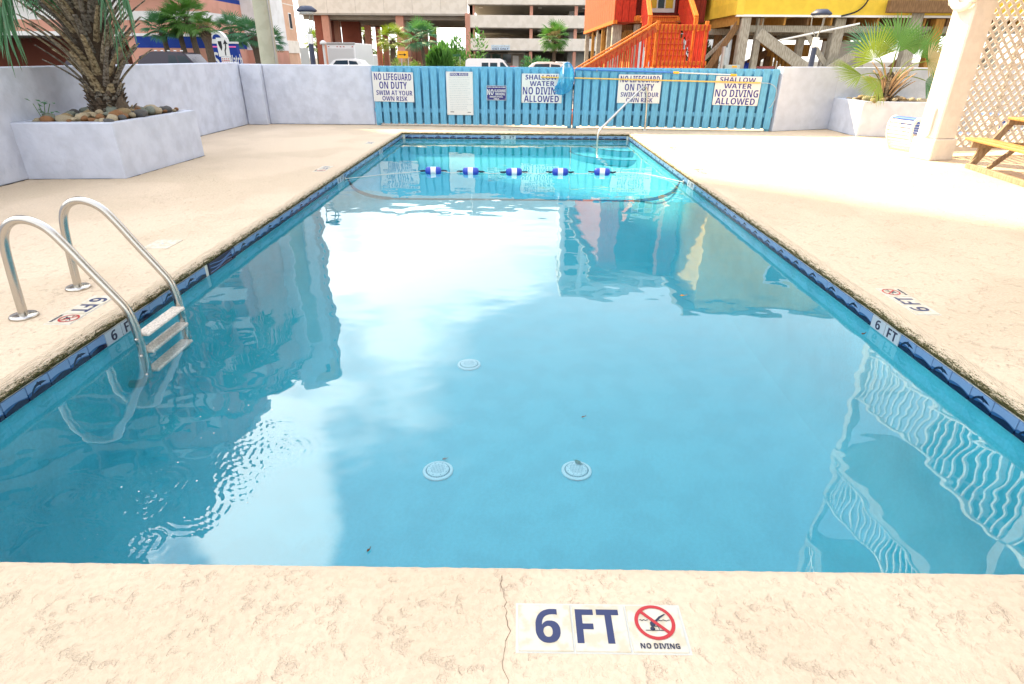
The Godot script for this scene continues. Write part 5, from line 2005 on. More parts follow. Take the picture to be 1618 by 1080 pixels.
# a drooping frond tip: long narrow leaflets hanging nearly straight down from its rib
func hanging(t: Node3D, pts: Array, n: int, l: float, r: RandomNumberGenerator) -> void:
	var path := smooth_path(pts, 6)
	var st := mb()
	tube(st, path, 0.012, 7)
	var rib := obj("frond", st, M.boot2, t)
	st = mb()
	st.set_smooth_group(-1)
	for k in n:
		var f := lerpf(0.45, 1.0, k / float(n - 1)) * (path.size() - 1.001)
		var i := int(f)
		var p: Vector3 = path[i].lerp(path[i + 1], f - i)
		var o := Vector3(r.randf_range(-0.35, 0.35), -1.0, r.randf_range(-0.2, 0.35)).normalized()
		var ll := l * r.randf_range(0.55, 1.05)
		var wd := Vector3(r.randfn(), 0, r.randfn()).normalized()
		var a := p
		var pw := 0.006
		for q in 5:
			var b := a + o * ll / 5.0
			var nw: float = [0.011, 0.012, 0.010, 0.007, 0.001][q]
			var u := wd.cross(o).normalized()
			var v := u.cross(o).normalized() * 0.4
			quad(st, a - u * pw, a + v * pw, b + v * nw, b - u * nw)
			quad(st, a + v * pw, a + u * pw, b + u * nw, b + v * nw)
			a = b
			pw = nw
			o = (o + Vector3(0, -0.2, 0) + wd * 0.05).normalized()
	obj("leaflets", st, M.leaf0, rib)

func leaf_blade(st: SurfaceTool, p: Vector3, d: Vector3, l: float, w: float) -> void:
	var s := d.cross(Vector3(0.3, 1, 0.2)).normalized() * w
	var u := s.cross(d).normalized() * w * 0.3
	quad(st, p, p + d * l * 0.5 + s + u, p + d * l, p + d * l * 0.5 - s + u)

# a fan leaf: blades spread round d in the plane of side, folded a little
func fan_leaf(st: SurfaceTool, p: Vector3, d: Vector3, nn: Vector3, l: float, spread: float, blades: int, droop: float, r: RandomNumberGenerator) -> void:
	st.set_smooth_group(-1)
	var side := d.cross(nn).normalized()
	for k in blades:
		var a := lerpf(-spread, spread, k / float(blades - 1)) + r.randf_range(-0.02, 0.02)
		var o := (d * cos(a) + side * sin(a)).normalized()
		var ll := l * (0.72 + 0.28 * cos(a * 0.8)) * r.randf_range(0.9, 1.06)
		var ws := o.cross(nn).normalized()
		var w := l * spread / blades * 0.45
		var fold := nn * w * 0.55
		var p1 := p + o * ll * 0.45
		var o2 := (o + Vector3.DOWN * droop).normalized()
		var p2 := p1 + o2 * ll * 0.33
		var p3 := p2 + (o2 + Vector3.DOWN * droop * 1.6).normalized() * ll * 0.22
		var q0 := p + o * l * 0.03
		quad(st, q0, p1 - ws * w, p1 + fold, q0 + fold * 0.2)
		quad(st, q0, q0 + fold * 0.2, p1 + fold, p1 + ws * w)
		quad(st, p1 - ws * w, p2 - ws * w * 0.75, p2 + fold * 0.6, p1 + fold)
		quad(st, p1 + fold, p2 + fold * 0.6, p2 + ws * w * 0.75, p1 + ws * w)
		tri3(st, p2 - ws * w * 0.75, p3, p2 + fold * 0.6)
		tri3(st, p2 + fold * 0.6, p3, p2 + ws * w * 0.75)

func build_right_palm() -> void:
	var c := Vector3(7.55, 0.62, -13.25)
	var t := thing("fan_palm", "young bright green fan palm with tan stalk stubs in the right planter", "palm tree", c)
	var r := RandomNumberGenerator.new()
	r.seed = 15
	var st := mb()
	lathe(st, [[0.11, 0.0], [0.13, 0.08], [0.10, 0.3], [0.06, 0.55], [0.0, 0.6]], 14)
	obj("trunk", st, M.fibre, t)
	for k in 44:
		var f := k / 44.0
		var a := k * 2.4 + r.randf_range(-0.2, 0.2)
		var out := Vector3(cos(a), 0, sin(a))
		st = mb()
		boot(st, out * lerpf(0.11, 0.05, f) + Vector3.UP * lerpf(0.03, 0.32, f), (Vector3.UP + out * lerpf(0.55, 0.3, f) * r.randf_range(0.7, 1.2)).normalized(), out, r.randf_range(0.3, 0.5), 0.026, 0.45)
		obj("stalk_stub", st, M.boot_tan if k % 3 else M.boot0, t)
	# fan leaves: stalk end, blade direction, facing, size, colour
	var base := Vector3(0, 0.4, 0)
	for q in [
		[-0.70, 0.80, 0.35, -0.35, 0.93, 0.1, 0.15, 0.15, 1.0, 0.50, 1.5, 2],
		[-0.15, 0.92, 0.25, -0.1, 1.0, -0.1, 0.0, 0.15, 1.0, 0.55, 1.3, 1],
		[0.42, 0.85, 0.25, 0.35, 0.95, -0.1, -0.1, 0.2, 1.0, 0.50, 1.3, 1],
		[0.85, 0.62, 0.15, 0.85, 0.5, 0.1, -0.2, 0.3, 1.0, 0.48, 1.35, 1],
		[-0.85, 0.52, 0.2, -0.98, 0.1, 0.2, 0.1, 0.8, 0.6, 0.52, 0.9, 2],
		[-0.55, 0.45, 0.55, -0.7, -0.55, 0.45, 0.1, 0.5, 0.9, 0.46, 0.9, 2],
		[0.25, 1.05, -0.4, 0.25, 0.9, -0.4, 0.0, 0.5, 0.9, 0.55, 1.3, 1],
		[0.55, 0.78, 0.5, 0.98, 0.1, 0.3, 0.1, 0.5, 0.9, 0.36, 1.5, 3],
		[0.95, 0.42, 0.0, 0.9, -0.4, 0.0, 0.2, 0.4, 0.9, 0.45, 1.1, 0],
		[-0.4, 0.98, -0.4, -0.45, 0.85, -0.5, 0.0, 0.4, 0.9, 0.5, 1.2, 0]]:
		var tip := Vector3(q[0], q[1], q[2]) * Vector3(0.78, 1.0, 0.8)
		st = mb()
		tube(st, smooth_path([base + Vector3(q[0], 0, q[2]) * 0.08, base.lerp(tip, 0.55) + Vector3.UP * 0.08, tip]), 0.009, 6)
		var stalk := obj("leaf_stalk", st, M.leaf2, t)
		st = mb()
		fan_leaf(st, tip, Vector3(q[3], q[4], q[5]).normalized(), Vector3(q[6], q[7], q[8]).normalized(), q[9] * 1.3, q[10], 26, 0.07, r)
		obj("fan_blade", st, M["leaf%d" % int(q[11])], stalk)

# ---------------------------------------------------------------- terrace on the right
func build_terrace() -> void:
	# life ring on the column's lit side
	var bs := Basis(Vector3.UP, deg_to_rad(12.4))
	var cc := Vector3(6.562, 0, -9.853)
	var t := thing("life_ring", "pale life ring hung high on the white column", "life ring", cc + bs * Vector3(-0.245, 2.36, 0.02))
	t.basis = bs
	var st := mb()
	st.set_smooth_group(0)
	var ring := []
	for k in 33:
		var a := TAU * k / 32.0
		ring.append(Vector3(0, cos(a) * 0.26, sin(a) * 0.21))
	tube(st, ring, 0.055, 12, false)
	obj("ring", st, M.chaise_white, t)
	st = mb()
	for k in 4:
		var a := TAU * (k + 0.5) / 4.0
		var p := Vector3(0, cos(a) * 0.26, sin(a) * 0.21)
		bar(st, p + Vector3(0, sin(a), -cos(a)) * 0.03, p - Vector3(0, sin(a), -cos(a)) * 0.03, 0.118, 0.118, 0.03)
	obj("band", st, M.column_paint, t)
	put("hook", boxm(Vector3(0.06, 0.03, 0.03), 0.006), M.steel, t, Transform3D(Basis(), Vector3(0.03, 0.24, 0)))
	t = thing("shadow_plate", "tall rounded plate added for an oval shadow low on the column", "shadow plate", cc + bs * Vector3(-0.19, 0.56, 0.02))  # added plate in the shape of an oval shadow on the column
	t.basis = bs
	st = mb()
	var cap := PackedVector2Array()
	for k in 9:
		var a := PI * k / 8.0
		cap.append(Vector2(cos(a) * 0.05, 0.17 + sin(a) * 0.05))
	for k in 9:
		var a := PI + PI * k / 8.0
		cap.append(Vector2(cos(a) * 0.05, -0.17 + sin(a) * 0.05))
	prism(st, cap, 0.03, Transform3D(Basis(Vector3.UP, -PI / 2), Vector3(-0.005, 0, 0)))
	obj("plate", st, M.column_paint, t)
	# lattice screen: two layers of crossed strips in a frame
	var lx0 := 6.86
	var lx1 := 9.4
	var ly0 := 0.14
	var ly1 := 2.68
	t = thing("lattice_screen", "white diagonal lattice screen beside the square column", "lattice", Vector3(lx0, 0, -10.1), deg_to_rad(10.0))
	var w := lx1 - lx0
	for layer in 2:
		for k in range(-18, 36):
			# strips y = ly0 + s*(x - x0k)
			var o := k * 0.15
			var a: Vector2
			var b: Vector2
			if layer == 0:
				a = Vector2(o, ly0)
				b = Vector2(o + (ly1 - ly0), ly1)
			else:
				a = Vector2(o + (ly1 - ly0) * 0.0, ly0)
				b = Vector2(o - (ly1 - ly0), ly1)
			# clip to the frame
			var ta := 0.0
			var tb := 1.0
			var dx := b.x - a.x
			for lim in [[0.0, 1], [w, -1]]:
				var tt: float = (lim[0] - a.x) / dx
				if dx * lim[1] > 0:
					ta = maxf(ta, tt)
				else:
					tb = minf(tb, tt)
			if tb - ta < 0.02:
				continue
			var p := a.lerp(b, ta)
			var q := a.lerp(b, tb)
			st = mb()
			bar(st, Vector3(p.x, p.y, 0.006 if layer == 0 else -0.006), Vector3(q.x, q.y, 0.006 if layer == 0 else -0.006), 0.011, 0.042, 0.0, Vector3(-(q.y - p.y), q.x - p.x, 0).normalized())
			obj("strip", st, M.column_paint, t)
	for y in [ly0 - 0.03, ly1 + 0.03]:
		put("frame", boxm(Vector3(w, 0.07, 0.05), 0.006), M.column_paint, t, Transform3D(Basis(), Vector3(w / 2, y, 0)))
	put("frame", boxm(Vector3(0.07, ly1 - ly0 + 0.13, 0.05), 0.006), M.column_paint, t, Transform3D(Basis(), Vector3(w + 0.03, (ly0 + ly1) / 2, 0)))
	put("frame", boxm(Vector3(0.05, ly1 - ly0 + 0.13, 0.05), 0.006), M.column_paint, t, Transform3D(Basis(), Vector3(-0.02, (ly0 + ly1) / 2, 0)))
	for x in [0.85, 1.7]:
		put("upright", boxm(Vector3(0.06, ly1 - ly0, 0.03), 0.004), M.column_paint, t, Transform3D(Basis(), Vector3(x, (ly0 + ly1) / 2, -0.03)))
	# stacked chaises
	chaise("white pool chaise with blue slats between the column and the fan palm", Vector3(6.64, 0, -10.78), deg_to_rad(14))
	chaise("white and blue pool chaise seen through the lattice", Vector3(8.7, 0, -11.6), deg_to_rad(5))
	picnic_table()

func chaise(label: String, at: Vector3, turn: float) -> void:   # its foot end looks towards -x, the bed runs along +x
	var t := thing("pool_chaise", label, "chaise", at, turn)
	var prof := [Vector2(0.04, 0.0), Vector2(-0.04, 0.12), Vector2(-0.11, 0.28), Vector2(-0.12, 0.42), Vector2(-0.08, 0.505), Vector2(-0.01, 0.525), Vector2(0.07, 0.46), Vector2(0.2, 0.3), Vector2(0.34, 0.24), Vector2(0.8, 0.24), Vector2(1.4, 0.24)]
	var path := []
	for p in prof:
		path.append(Vector3(p.x, p.y, 0))
	path = smooth_path(path, 5)
	for s in [-0.25, 0.25]:
		var st := mb()
		for k in path.size() - 1:
			bar(st, path[k] + Vector3(0, 0, s), path[k + 1] + Vector3(0, 0, s), 0.03, 0.055, 0.006, Vector3(0.1, 1, 0).normalized())
		obj("side_rail", st, M.chaise_white, t)
	var length := 0.0
	var want := 0.03
	for k in path.size() - 1:
		var seg: float = path[k].distance_to(path[k + 1])
		while want < length + seg:
			var f := (want - length) / seg
			var p: Vector3 = path[k].lerp(path[k + 1], f)
			var d: Vector3 = (path[k + 1] - path[k]).normalized()
			var n := Vector3(-d.y, d.x, 0)
			var blue: bool = want > 0.56
			put("slat", boxm(Vector3(0.042, 0.014, 0.47), 0.004), M.chaise_blue if blue else M.chaise_white, t, Transform3D(Basis(d, n, Vector3.BACK), p + n * 0.012))
			want += 0.06
		length += seg
	for x in [0.45, 1.3]:
		for s in [-0.23, 0.23]:
			put("leg", boxm(Vector3(0.05, 0.25, 0.04), 0.008), M.chaise_white, t, Transform3D(Basis(), Vector3(x, 0.125, s)))

func picnic_table() -> void:
	# long side runs along local z (towards the camera), seats on either side
	var t := thing("picnic_table", "picnic table with yellow seat planks and brown frame beside the column", "picnic table", Vector3(7.02, 0, -8.05), deg_to_rad(-9.5))
	for k in 2:
		put("seat_plank", boxm(Vector3(0.135, 0.036, 1.9), 0.008), M.table_yellow, t, Transform3D(Basis(), Vector3(-0.62 + k * 0.145, 0.395, 0)))
		put("seat_plank", boxm(Vector3(0.135, 0.036, 1.9), 0.008), M.table_yellow, t, Transform3D(Basis(), Vector3(0.62 - k * 0.145, 0.395, 0)))
	for k in 5:
		put("top_plank", boxm(Vector3(0.135, 0.036, 1.7), 0.008), M.table_yellow, t, Transform3D(Basis(), Vector3(-0.29 + k * 0.145, 0.7, 0.15)))
	for z in [-0.78, 0.62]:
		for s in [-1, 1]:
			var st := mb()
			bar(st, Vector3(s * 0.58, 0.03, z), Vector3(s * 0.22, 0.68, z), 0.085, 0.04, 0.005, Vector3(0, 0, 1))
			obj("leg", st, M.frame_brown, t)
		put("cross_beam", boxm(Vector3(1.36, 0.085, 0.04), 0.005), M.frame_brown, t, Transform3D(Basis(), Vector3(0, 0.335, z + 0.042)))
		put("top_batten", boxm(Vector3(0.62, 0.07, 0.04), 0.005), M.frame_brown, t, Transform3D(Basis(), Vector3(0, 0.645, z + 0.042)))
		var st2 := mb()
		bar(st2, Vector3(-0.5, 0.33, z), Vector3(-0.56, 0.05, z - 0.02), 0.08, 0.04, 0.005, Vector3(0, 0, 1))
		bar(st2, Vector3(-0.05, 0.33, z + 0.02), Vector3(-0.5, 0.05, z + 0.3), 0.06, 0.04, 0.005, Vector3(0, 0, 1))
		obj("brace", st2, M.frame_brown, t)
	for s in [-1, 1]:
		put("ground_rail", boxm(Vector3(0.06, 0.07, 1.75), 0.006), M.frame_brown, t, Transform3D(Basis(), Vector3(s * 0.6, 0.035, 0.05)))

# ---------------------------------------------------------------- street furniture
func lamp(label: String, at: Vector3, top: float) -> void:
	var t := thing("street_lamp", label, "street lamp", at)
	var st := mb()
	tube(st, [Vector3(0, 0, 0), Vector3(0, top - at.y - 0.62, 0)], [0.075, 0.06], 14)
	obj("post", st, M.lamp_hat, t)
	put("junction_box", boxm(Vector3(0.12, 0.22, 0.12), 0.01), M.float_white, t, Transform3D(Basis(), Vector3(0, top - at.y - 0.58, 0)))
	st = mb()
	var y := top - at.y
	for s in [[-0.19, -0.02], [0.06, 0.03], [0.12, -0.04]]:
		tube(st, smooth_path([Vector3(s[0] * 0.1, y - 0.5, s[1]), Vector3(s[0] * 0.35, y - 0.38, s[1]), Vector3(s[0] * 0.9, y - 0.24, s[1]), Vector3(s[0], y - 0.02, s[1])], 3), 0.012, 6)
	obj("stay", st, M.lamp_post, t)
	st = mb()
	lathe(st, [[0.0, 0.0], [0.2, 0.0], [0.235, 0.02], [0.235, 0.045], [0.13, 0.125], [0.1, 0.13], [0.0, 0.135]], 24, Vector3(0, y, 0))
	obj("hat", st, M.lamp_hat, t)
	st = mb()
	lathe(st, [[0.0, -0.05], [0.15, -0.04], [0.18, 0.001], [0.0, 0.002]], 20, Vector3(0, y, 0))
	obj("lens", st, M.lamp_glass, t)

func build_street() -> void:
	lamp("dark hatted street lamp on a dark post left of the box truck", Vector3(-5.1, STREET_Y, -16.2), 2.36)
	lamp("dark hatted street lamp in front of the stilt house braces", Vector3(7.22, STREET_Y, -16.2), 2.36)
	var t := thing("utility_pole", "thick pale concrete utility pole behind the white wall", "utility pole", Vector3(-8.42, STREET_Y, -22))
	var st := mb()
	tube(st, [Vector3(0, 0, 0), Vector3(0.1, 9.5, 0)], [0.29, 0.23], 20)
	obj("shaft", st, M.pole_concrete, t)
	st = mb()
	tube(st, [Vector3(0.27, 0, 0.12), Vector3(0.33, 8.0, 0.1)], 0.025, 8)
	obj("conduit", st, M.sign_back, t)
	# white vent pipe beside the truck
	t = thing("vent_pipe", "thin white capped pipe standing left of the box truck", "pipe", Vector3(-7.4, STREET_Y, -25))
	st = mb()
	tube(st, [Vector3(0, 0, 0), Vector3(0, 2.62, 0)], 0.045, 10)
	obj("pipe", st, M.sign_white, t)
	st = mb()
	lathe(st, [[0.0, 2.62], [0.13, 2.6], [0.12, 2.68], [0.04, 2.74], [0.0, 2.74]], 14)
	obj("cap", st, M.sign_white, t)
	# back of a traffic sign
	t = thing("traffic_sign", "grey back of a rectangular traffic sign beside the left lamp", "traffic sign", Vector3(-6.2, STREET_Y, -19))
	put("plate", boxm(Vector3(0.25, 0.48, 0.006), 0.002), M.sign_back, t, Transform3D(Basis(), Vector3(0, 2.18, 0)))
	st = mb()
	tube(st, [Vector3(0, 0, -0.03), Vector3(0, 2.45, -0.03)], 0.02, 8)
	obj("post", st, M.sign_back, t)
	# keep-right sign in front of the hotel board
	t = thing("traffic_sign", "white keep right arrow sign with small red lettered plate below", "traffic sign", Vector3(-10.78, STREET_Y, -24))
	put("plate", boxm(Vector3(0.42, 0.62, 0.006), 0.002), M.sign_white, t, Transform3D(Basis(), Vector3(0, 2.47, 0)))
	st = mb()
	prism(st, pv([-0.16, 0.2, -0.03, 0.2, -0.03, 0.0, -0.075, -0.12, -0.12, -0.02, -0.16, 0.1]), 0.004, Transform3D(Basis(), Vector3(0, 2.47, 0.005)))
	obj("island_mark", st, M.ink_black, t)
	st = mb()
	prism(st, pv([0.10, 0.25, 0.19, 0.10, 0.125, 0.11, 0.115, -0.02, 0.07, -0.12, 0.07, -0.27, 0.03, -0.27, 0.03, -0.10, 0.075, 0.0, 0.08, 0.11, 0.02, 0.10]), 0.004, Transform3D(Basis(), Vector3(0, 2.47, 0.005)))
	obj("arrow", st, M.ink_black, t)
	put("sub_plate", boxm(Vector3(0.33, 0.3, 0.006), 0.002), M.sign_white, t, Transform3D(Basis(), Vector3(0.02, 2.0, 0)))
	st = mb()
	var r := RandomNumberGenerator.new()
	r.seed = 8
	for j in 4:
		for k in 4:
			box(st, Vector3(-0.1 + k * 0.075, 2.09 - j * 0.06, 0.005), Vector3(r.randf_range(0.03, 0.055), 0.032, 0.003))
	obj("red_print", st, M.ink_red, t)
	st = mb()
	tube(st, [Vector3(0, 0, -0.03), Vector3(0, 2.75, -0.03)], 0.025, 8)
	obj("post", st, M.sign_back, t)
	# hotel board: blue with a white arch, pink lines and white script
	t = thing("hotel_board", "blue roadside board with white arch, pink stripes and white lettering", "sign", Vector3(-13.45, STREET_Y, -30))
	st = mb()
	prism(st, pv([-0.55, 0.2, 0.9, 0.2, 0.62, 2.7, -0.55, 2.7]), 0.3)
	obj("board", st, M.blue_band, t)
	st = mb()
	var arch := PackedVector2Array()
	for k in 13:
		var a := PI * k / 12.0
		arch.append(Vector2(-0.16 + cos(a) * 0.39, 2.7 + sin(a) * 0.5))
	prism(st, arch, 0.32, Transform3D(Basis(), Vector3(0, 0, 0.0)))
	box(st, Vector3(0.05, 2.72, 0), Vector3(1.2, 0.08, 0.33))
	obj("white_arch", st, M.sign_white, t)
	st = mb()
	var half := PackedVector2Array()
	for k in 11:
		var a := PI * k / 10.0
		half.append(Vector2(-0.17 + cos(a) * 0.2, 2.86 + sin(a) * 0.2))
	prism(st, half, 0.34)
	obj("blue_dome", st, M.blue_band, t)
	st = mb()
	for q in [[0.05, 2.55, 1.15], [0.12, 1.42, 1.3], [0.14, 1.28, 1.3], [0.16, 1.14, 1.35]]:
		box(st, Vector3(q[0], q[1], 0.152), Vector3(q[2], 0.055, 0.012))
	obj("pink_stripe", st, M.sign_pink, t)
	letters("S", 0.24, 0.62, M.sign_white, t, Transform3D(Basis(), Vector3(-0.36, 2.02, 0.155)), "lettering", 0.012)
	letters("Watch", 0.6, 0.5, M.sign_white, t, Transform3D(Basis(), Vector3(0.52, 2.0, 0.155)), "lettering", 0.012)
	# yellow arrow board by the underpass
	t = thing("traffic_sign", "orange arrow board pointing right in front of the underpass", "traffic sign", Vector3(-5.3, STREET_Y, -30))
	put("plate", boxm(Vector3(0.5, 0.3, 0.006), 0.002), M.sign_yellow, t, Transform3D(Basis(), Vector3(0, 2.28, 0)))
	st = mb()
	box(st, Vector3(-0.05, 2.28, 0.005), Vector3(0.26, 0.03, 0.004))
	prism(st, pv([0.06, 0.06, 0.17, 0.0, 0.06, -0.06]), 0.004, Transform3D(Basis(), Vector3(0, 2.28, 0.005)))
	obj("arrow", st, M.ink_black, t)
	st = mb()
	for x in [-0.07, 0.24]:
		tube(st, [Vector3(x, 0, -0.03), Vector3(x, 2.2, -0.03)], 0.03, 8)
	obj("post", st, M.sign_back, t)
	# green street name blade
	t = thing("traffic_sign", "small teal street name blade beside the parking garage pier", "traffic sign", Vector3(-4.9, STREET_Y, -52))
	put("plate", boxm(Vector3(0.6, 0.16, 0.01), 0.002), M.bush0, t, Transform3D(Basis(), Vector3(0, 2.3, 0)))
	st = mb()
	tube(st, [Vector3(0.25, 0, -0.03), Vector3(0.25, 2.4, -0.03)], 0.03, 8)
	obj("post", st, M.sign_back, t)

# ---------------------------------------------------------------- vehicles: side outline in x-y pushed across z, nose towards +x
func vehicle(called: String, label: String, category: String, at: Vector3, turn: float, body: Array, roof: Array, wins: Array, width: float, wheels: Array, m: Material) -> Node3D:
	var t := thing(called, label, category, at, turn)
	var st := mb()
	prism(st, pv(body), width)
	obj("body", st, m, t)
	if roof.size():
		st = mb()
		prism(st, pv(roof), width * 0.86)
		# tumblehome strips close the step between cabin and body
		obj("cabin", st, m, t)
	for w in wins:
		for s in [-1, 1]:
			st = mb()
			prism(st, pv(w), 0.012, Transform3D(Basis(), Vector3(0, 0, s * (width * (0.43 if roof.size() else 0.5) + 0.004))))
			obj("side_window", st, M.glass, t)
	for x in wheels:
		for s in [-1, 1]:
			st = mb()
			lathe(st, [[0.0, -0.1], [0.3, -0.1], [0.33, -0.07], [0.33, 0.07], [0.3, 0.1], [0.0, 0.1]], 20)
			var wh := obj("wheel", st, M.tyre, t, Transform3D(Basis(Vector3.RIGHT, PI / 2), Vector3(x, 0.33, s * (width / 2 - 0.08))))
			st = mb()
			lathe(st, [[0.0, -0.108], [0.17, -0.108], [0.2, -0.1], [0.2, 0.1], [0.17, 0.108], [0.0, 0.108]], 14)
			obj("rim", st, M.sign_back, wh)
	return t

func build_vehicles() -> void:
	# white cargo van, nose to the right
	var t := vehicle("van", "white cargo van with blue tinted windows behind the blue fence", "van", Vector3(-1.65, STREET_Y, -40), 0.0,
		[-1.55, 0.35, 2.45, 0.35, 2.5, 0.8, 2.35, 1.15, 1.35, 1.32, 0.75, 2.02, 0.5, 2.12, -1.35, 2.12, -1.5, 2.02, -1.6, 1.2], [],
		[[-0.55, 1.38, -0.15, 1.38, -0.15, 1.9, -0.55, 1.9], [-0.05, 1.38, 0.38, 1.38, 0.38, 1.9, -0.05, 1.9], [0.55, 1.38, 1.22, 1.38, 0.7, 1.92, 0.55, 1.92]], 1.95, [-0.9, 1.7], M.car_white)
	var st := mb()
	bar(st, Vector3(1.38, 1.36, 0), Vector3(0.82, 2.0, 0), 1.6, 0.03, 0.0)
	obj("windscreen", st, M.glass, t)
	for s in [-1, 1]:
		put("tail_light", boxm(Vector3(0.05, 0.5, 0.12), 0.01), M.car_red, t, Transform3D(Basis(), Vector3(-1.56, 1.35, s * 0.9)))
	var sh := [-2.2, 0.3, 2.2, 0.3, 2.25, 0.7, 1.3, 0.88, -1.7, 0.92, -2.2, 0.85]
	var rf := [1.15, 0.86, -1.55, 0.9, -1.1, 1.42, -0.6, 1.5, 0.2, 1.5, 0.5, 1.42]
	var w1 := [[-1.15, 0.98, -0.45, 0.98, -0.45, 1.4, -0.9, 1.36], [-0.38, 0.98, 0.75, 0.96, 0.35, 1.4, -0.38, 1.42]]
	vehicle("sedan", "pale sedan behind the fence left of the blue net", "car", Vector3(1.25, STREET_Y + 0.49, -35), PI, sh, rf, w1, 1.75, [-1.4, 1.4], M.car_white)
	vehicle("sedan", "red car nose just showing between the van and the pale sedan", "car", Vector3(-0.5, STREET_Y + 0.12, -47), 0.0, sh, rf, w1, 1.75, [-1.4, 1.4], M.car_red)
	var pk := [-2.6, 0.4, 2.5, 0.4, 2.55, 1.0, 1.3, 1.15, -2.6, 1.15]
	var pr := [1.2, 1.12, -0.6, 1.12, -0.5, 1.78, 0.5, 1.8]
	var wp := [[-0.4, 1.2, 0.95, 1.2, 0.48, 1.72, -0.35, 1.72]]
	vehicle("pickup", "white pickup truck parked at the foot of the slim palm", "pickup truck", Vector3(3.5, STREET_Y + 0.1, -52), PI, pk, pr, wp, 1.85, [-1.7, 1.6], M.car_white)
	vehicle("sedan", "silver car parked right of the white pickup by the orange house", "car", Vector3(7.0, STREET_Y + 0.5, -58), 0.0, sh, rf, w1, 1.75, [-1.4, 1.4], M.car_dark)
	vehicle("sedan", "car parked up on the second deck of the parking garage", "car", Vector3(-2.2, 2.42, -97.5), PI / 2, sh, rf, w1, 1.75, [-1.4, 1.4], M.car_white)
	vehicle("sedan", "low dark car beyond the utility pole and white wall", "car", Vector3(-9.1, STREET_Y + 0.2, -30), 0.0, sh, rf, w1, 1.75, [-1.4, 1.4], M.car_dark)
	vehicle("sedan", "white car in the carport seen past the shaggy palm", "car", Vector3(-27.9, STREET_Y + 0.55, -42.5), 0.4, sh, rf, w1, 1.75, [-1.4, 1.4], M.car_dark)
	# dark sport utility vehicle with roof lamps
	t = vehicle("utility_vehicle", "dark purple utility vehicle with roof lamps behind the white wall", "car", Vector3(-18.7, STREET_Y + 0.12, -36), 0.0,
		[-2.2, 0.4, 2.0, 0.4, 2.05, 1.0, 1.35, 1.5, -2.2, 1.5], [-2.0, 1.45, 1.35, 1.45, 0.8, 2.12, 0.5, 2.2, -1.0, 2.25, -1.75, 2.0],
		[[-0.25, 1.55, 0.3, 1.55, 0.2, 2.05, -0.15, 2.08], [0.4, 1.55, 1.15, 1.55, 0.75, 2.03, 0.3, 2.06]], 1.9, [-1.4, 1.4], M.car_dark)
	for k in 5:
		put("roof_lamp", boxm(Vector3(0.14, 0.06, 0.1), 0.02), M.lamp_glass, t, Transform3D(Basis(), Vector3(-0.9 + k * 0.35, 2.28, 0.6)))
	# box truck: body seen from behind, cab of a car before it
	t = thing("box_truck", "white box truck parked beyond the street lamp", "truck", Vector3(-13.5, STREET_Y, -50), 0.0)
	put("cargo_box", boxm(Vector3(2.15, 2.5, 6.0), 0.04), M.car_white, t, Transform3D(Basis(), Vector3(0, 1.85, -3.0)))
	put("roof_edge", boxm(Vector3(2.2, 0.14, 0.1), 0.02), M.sign_back, t, Transform3D(Basis(), Vector3(0, 3.06, 0.02)))
	put("rear_door", boxm(Vector3(1.95, 1.95, 0.04), 0.01), M.sign_white, t, Transform3D(Basis(), Vector3(0, 1.75, 0.02)))
	for x in [-0.9, -0.25, 0.0, 0.25, 0.9]:
		put("marker_light", boxm(Vector3(0.1, 0.05, 0.03), 0.008), M.car_red, t, Transform3D(Basis(), Vector3(x, 2.84, 0.05)))
	put("bumper", boxm(Vector3(2.1, 0.2, 0.15), 0.02), M.sign_back, t, Transform3D(Basis(), Vector3(0, 0.5, 0.1)))
	put("cab", boxm(Vector3(2.1, 1.9, 1.8), 0.1), M.car_white, t, Transform3D(Basis(), Vector3(0, 1.4, -7.0)))
	for x in [-1.0, 1.0]:
		for z in [-1.4, -6.8]:
			st = mb()
			lathe(st, [[0.0, -0.13], [0.38, -0.13], [0.42, -0.1], [0.42, 0.1], [0.38, 0.13], [0.0, 0.13]], 18)
			obj("wheel", st, M.tyre, t, Transform3D(Basis(Vector3.BACK, PI / 2), Vector3(x, 0.42, z)))
	vehicle("sedan", "silver car roof with dark windows in front of the box truck", "car", Vector3(-10.9, STREET_Y + 0.55, -41), PI, sh, rf, w1, 1.75, [-1.4, 1.4], M.car_white)

# ---------------------------------------------------------------- street palms and bushes
func palm_crown(seed_: int, l: float, blades: int, leaves: int, low := -0.5) -> ArrayMesh:
	var r := RandomNumberGenerator.new()
	r.seed = seed_
	var st := mb()
	for k in leaves:
		var a := k * 2.399 + r.randf_range(-0.2, 0.2)
		var e := lerpf(1.25, low, pow(k / float(leaves - 1), 0.8)) + r.randf_range(-0.12, 0.12)
		var d := Vector3(cos(a) * cos(e), sin(e), sin(a) * cos(e))
		var stalk := d * l * 0.55
		tube(st, [Vector3.ZERO, stalk], 0.018, 4, false)
		var nn := (Vector3.UP - d * d.y + Vector3(r.randf_range(-0.4, 0.4), 0, r.randf_range(-0.4, 0.4))).normalized()
		fan_leaf(st, stalk, d, nn, l * 0.72, 1.25, blades, 0.22, r)
	return done(st)

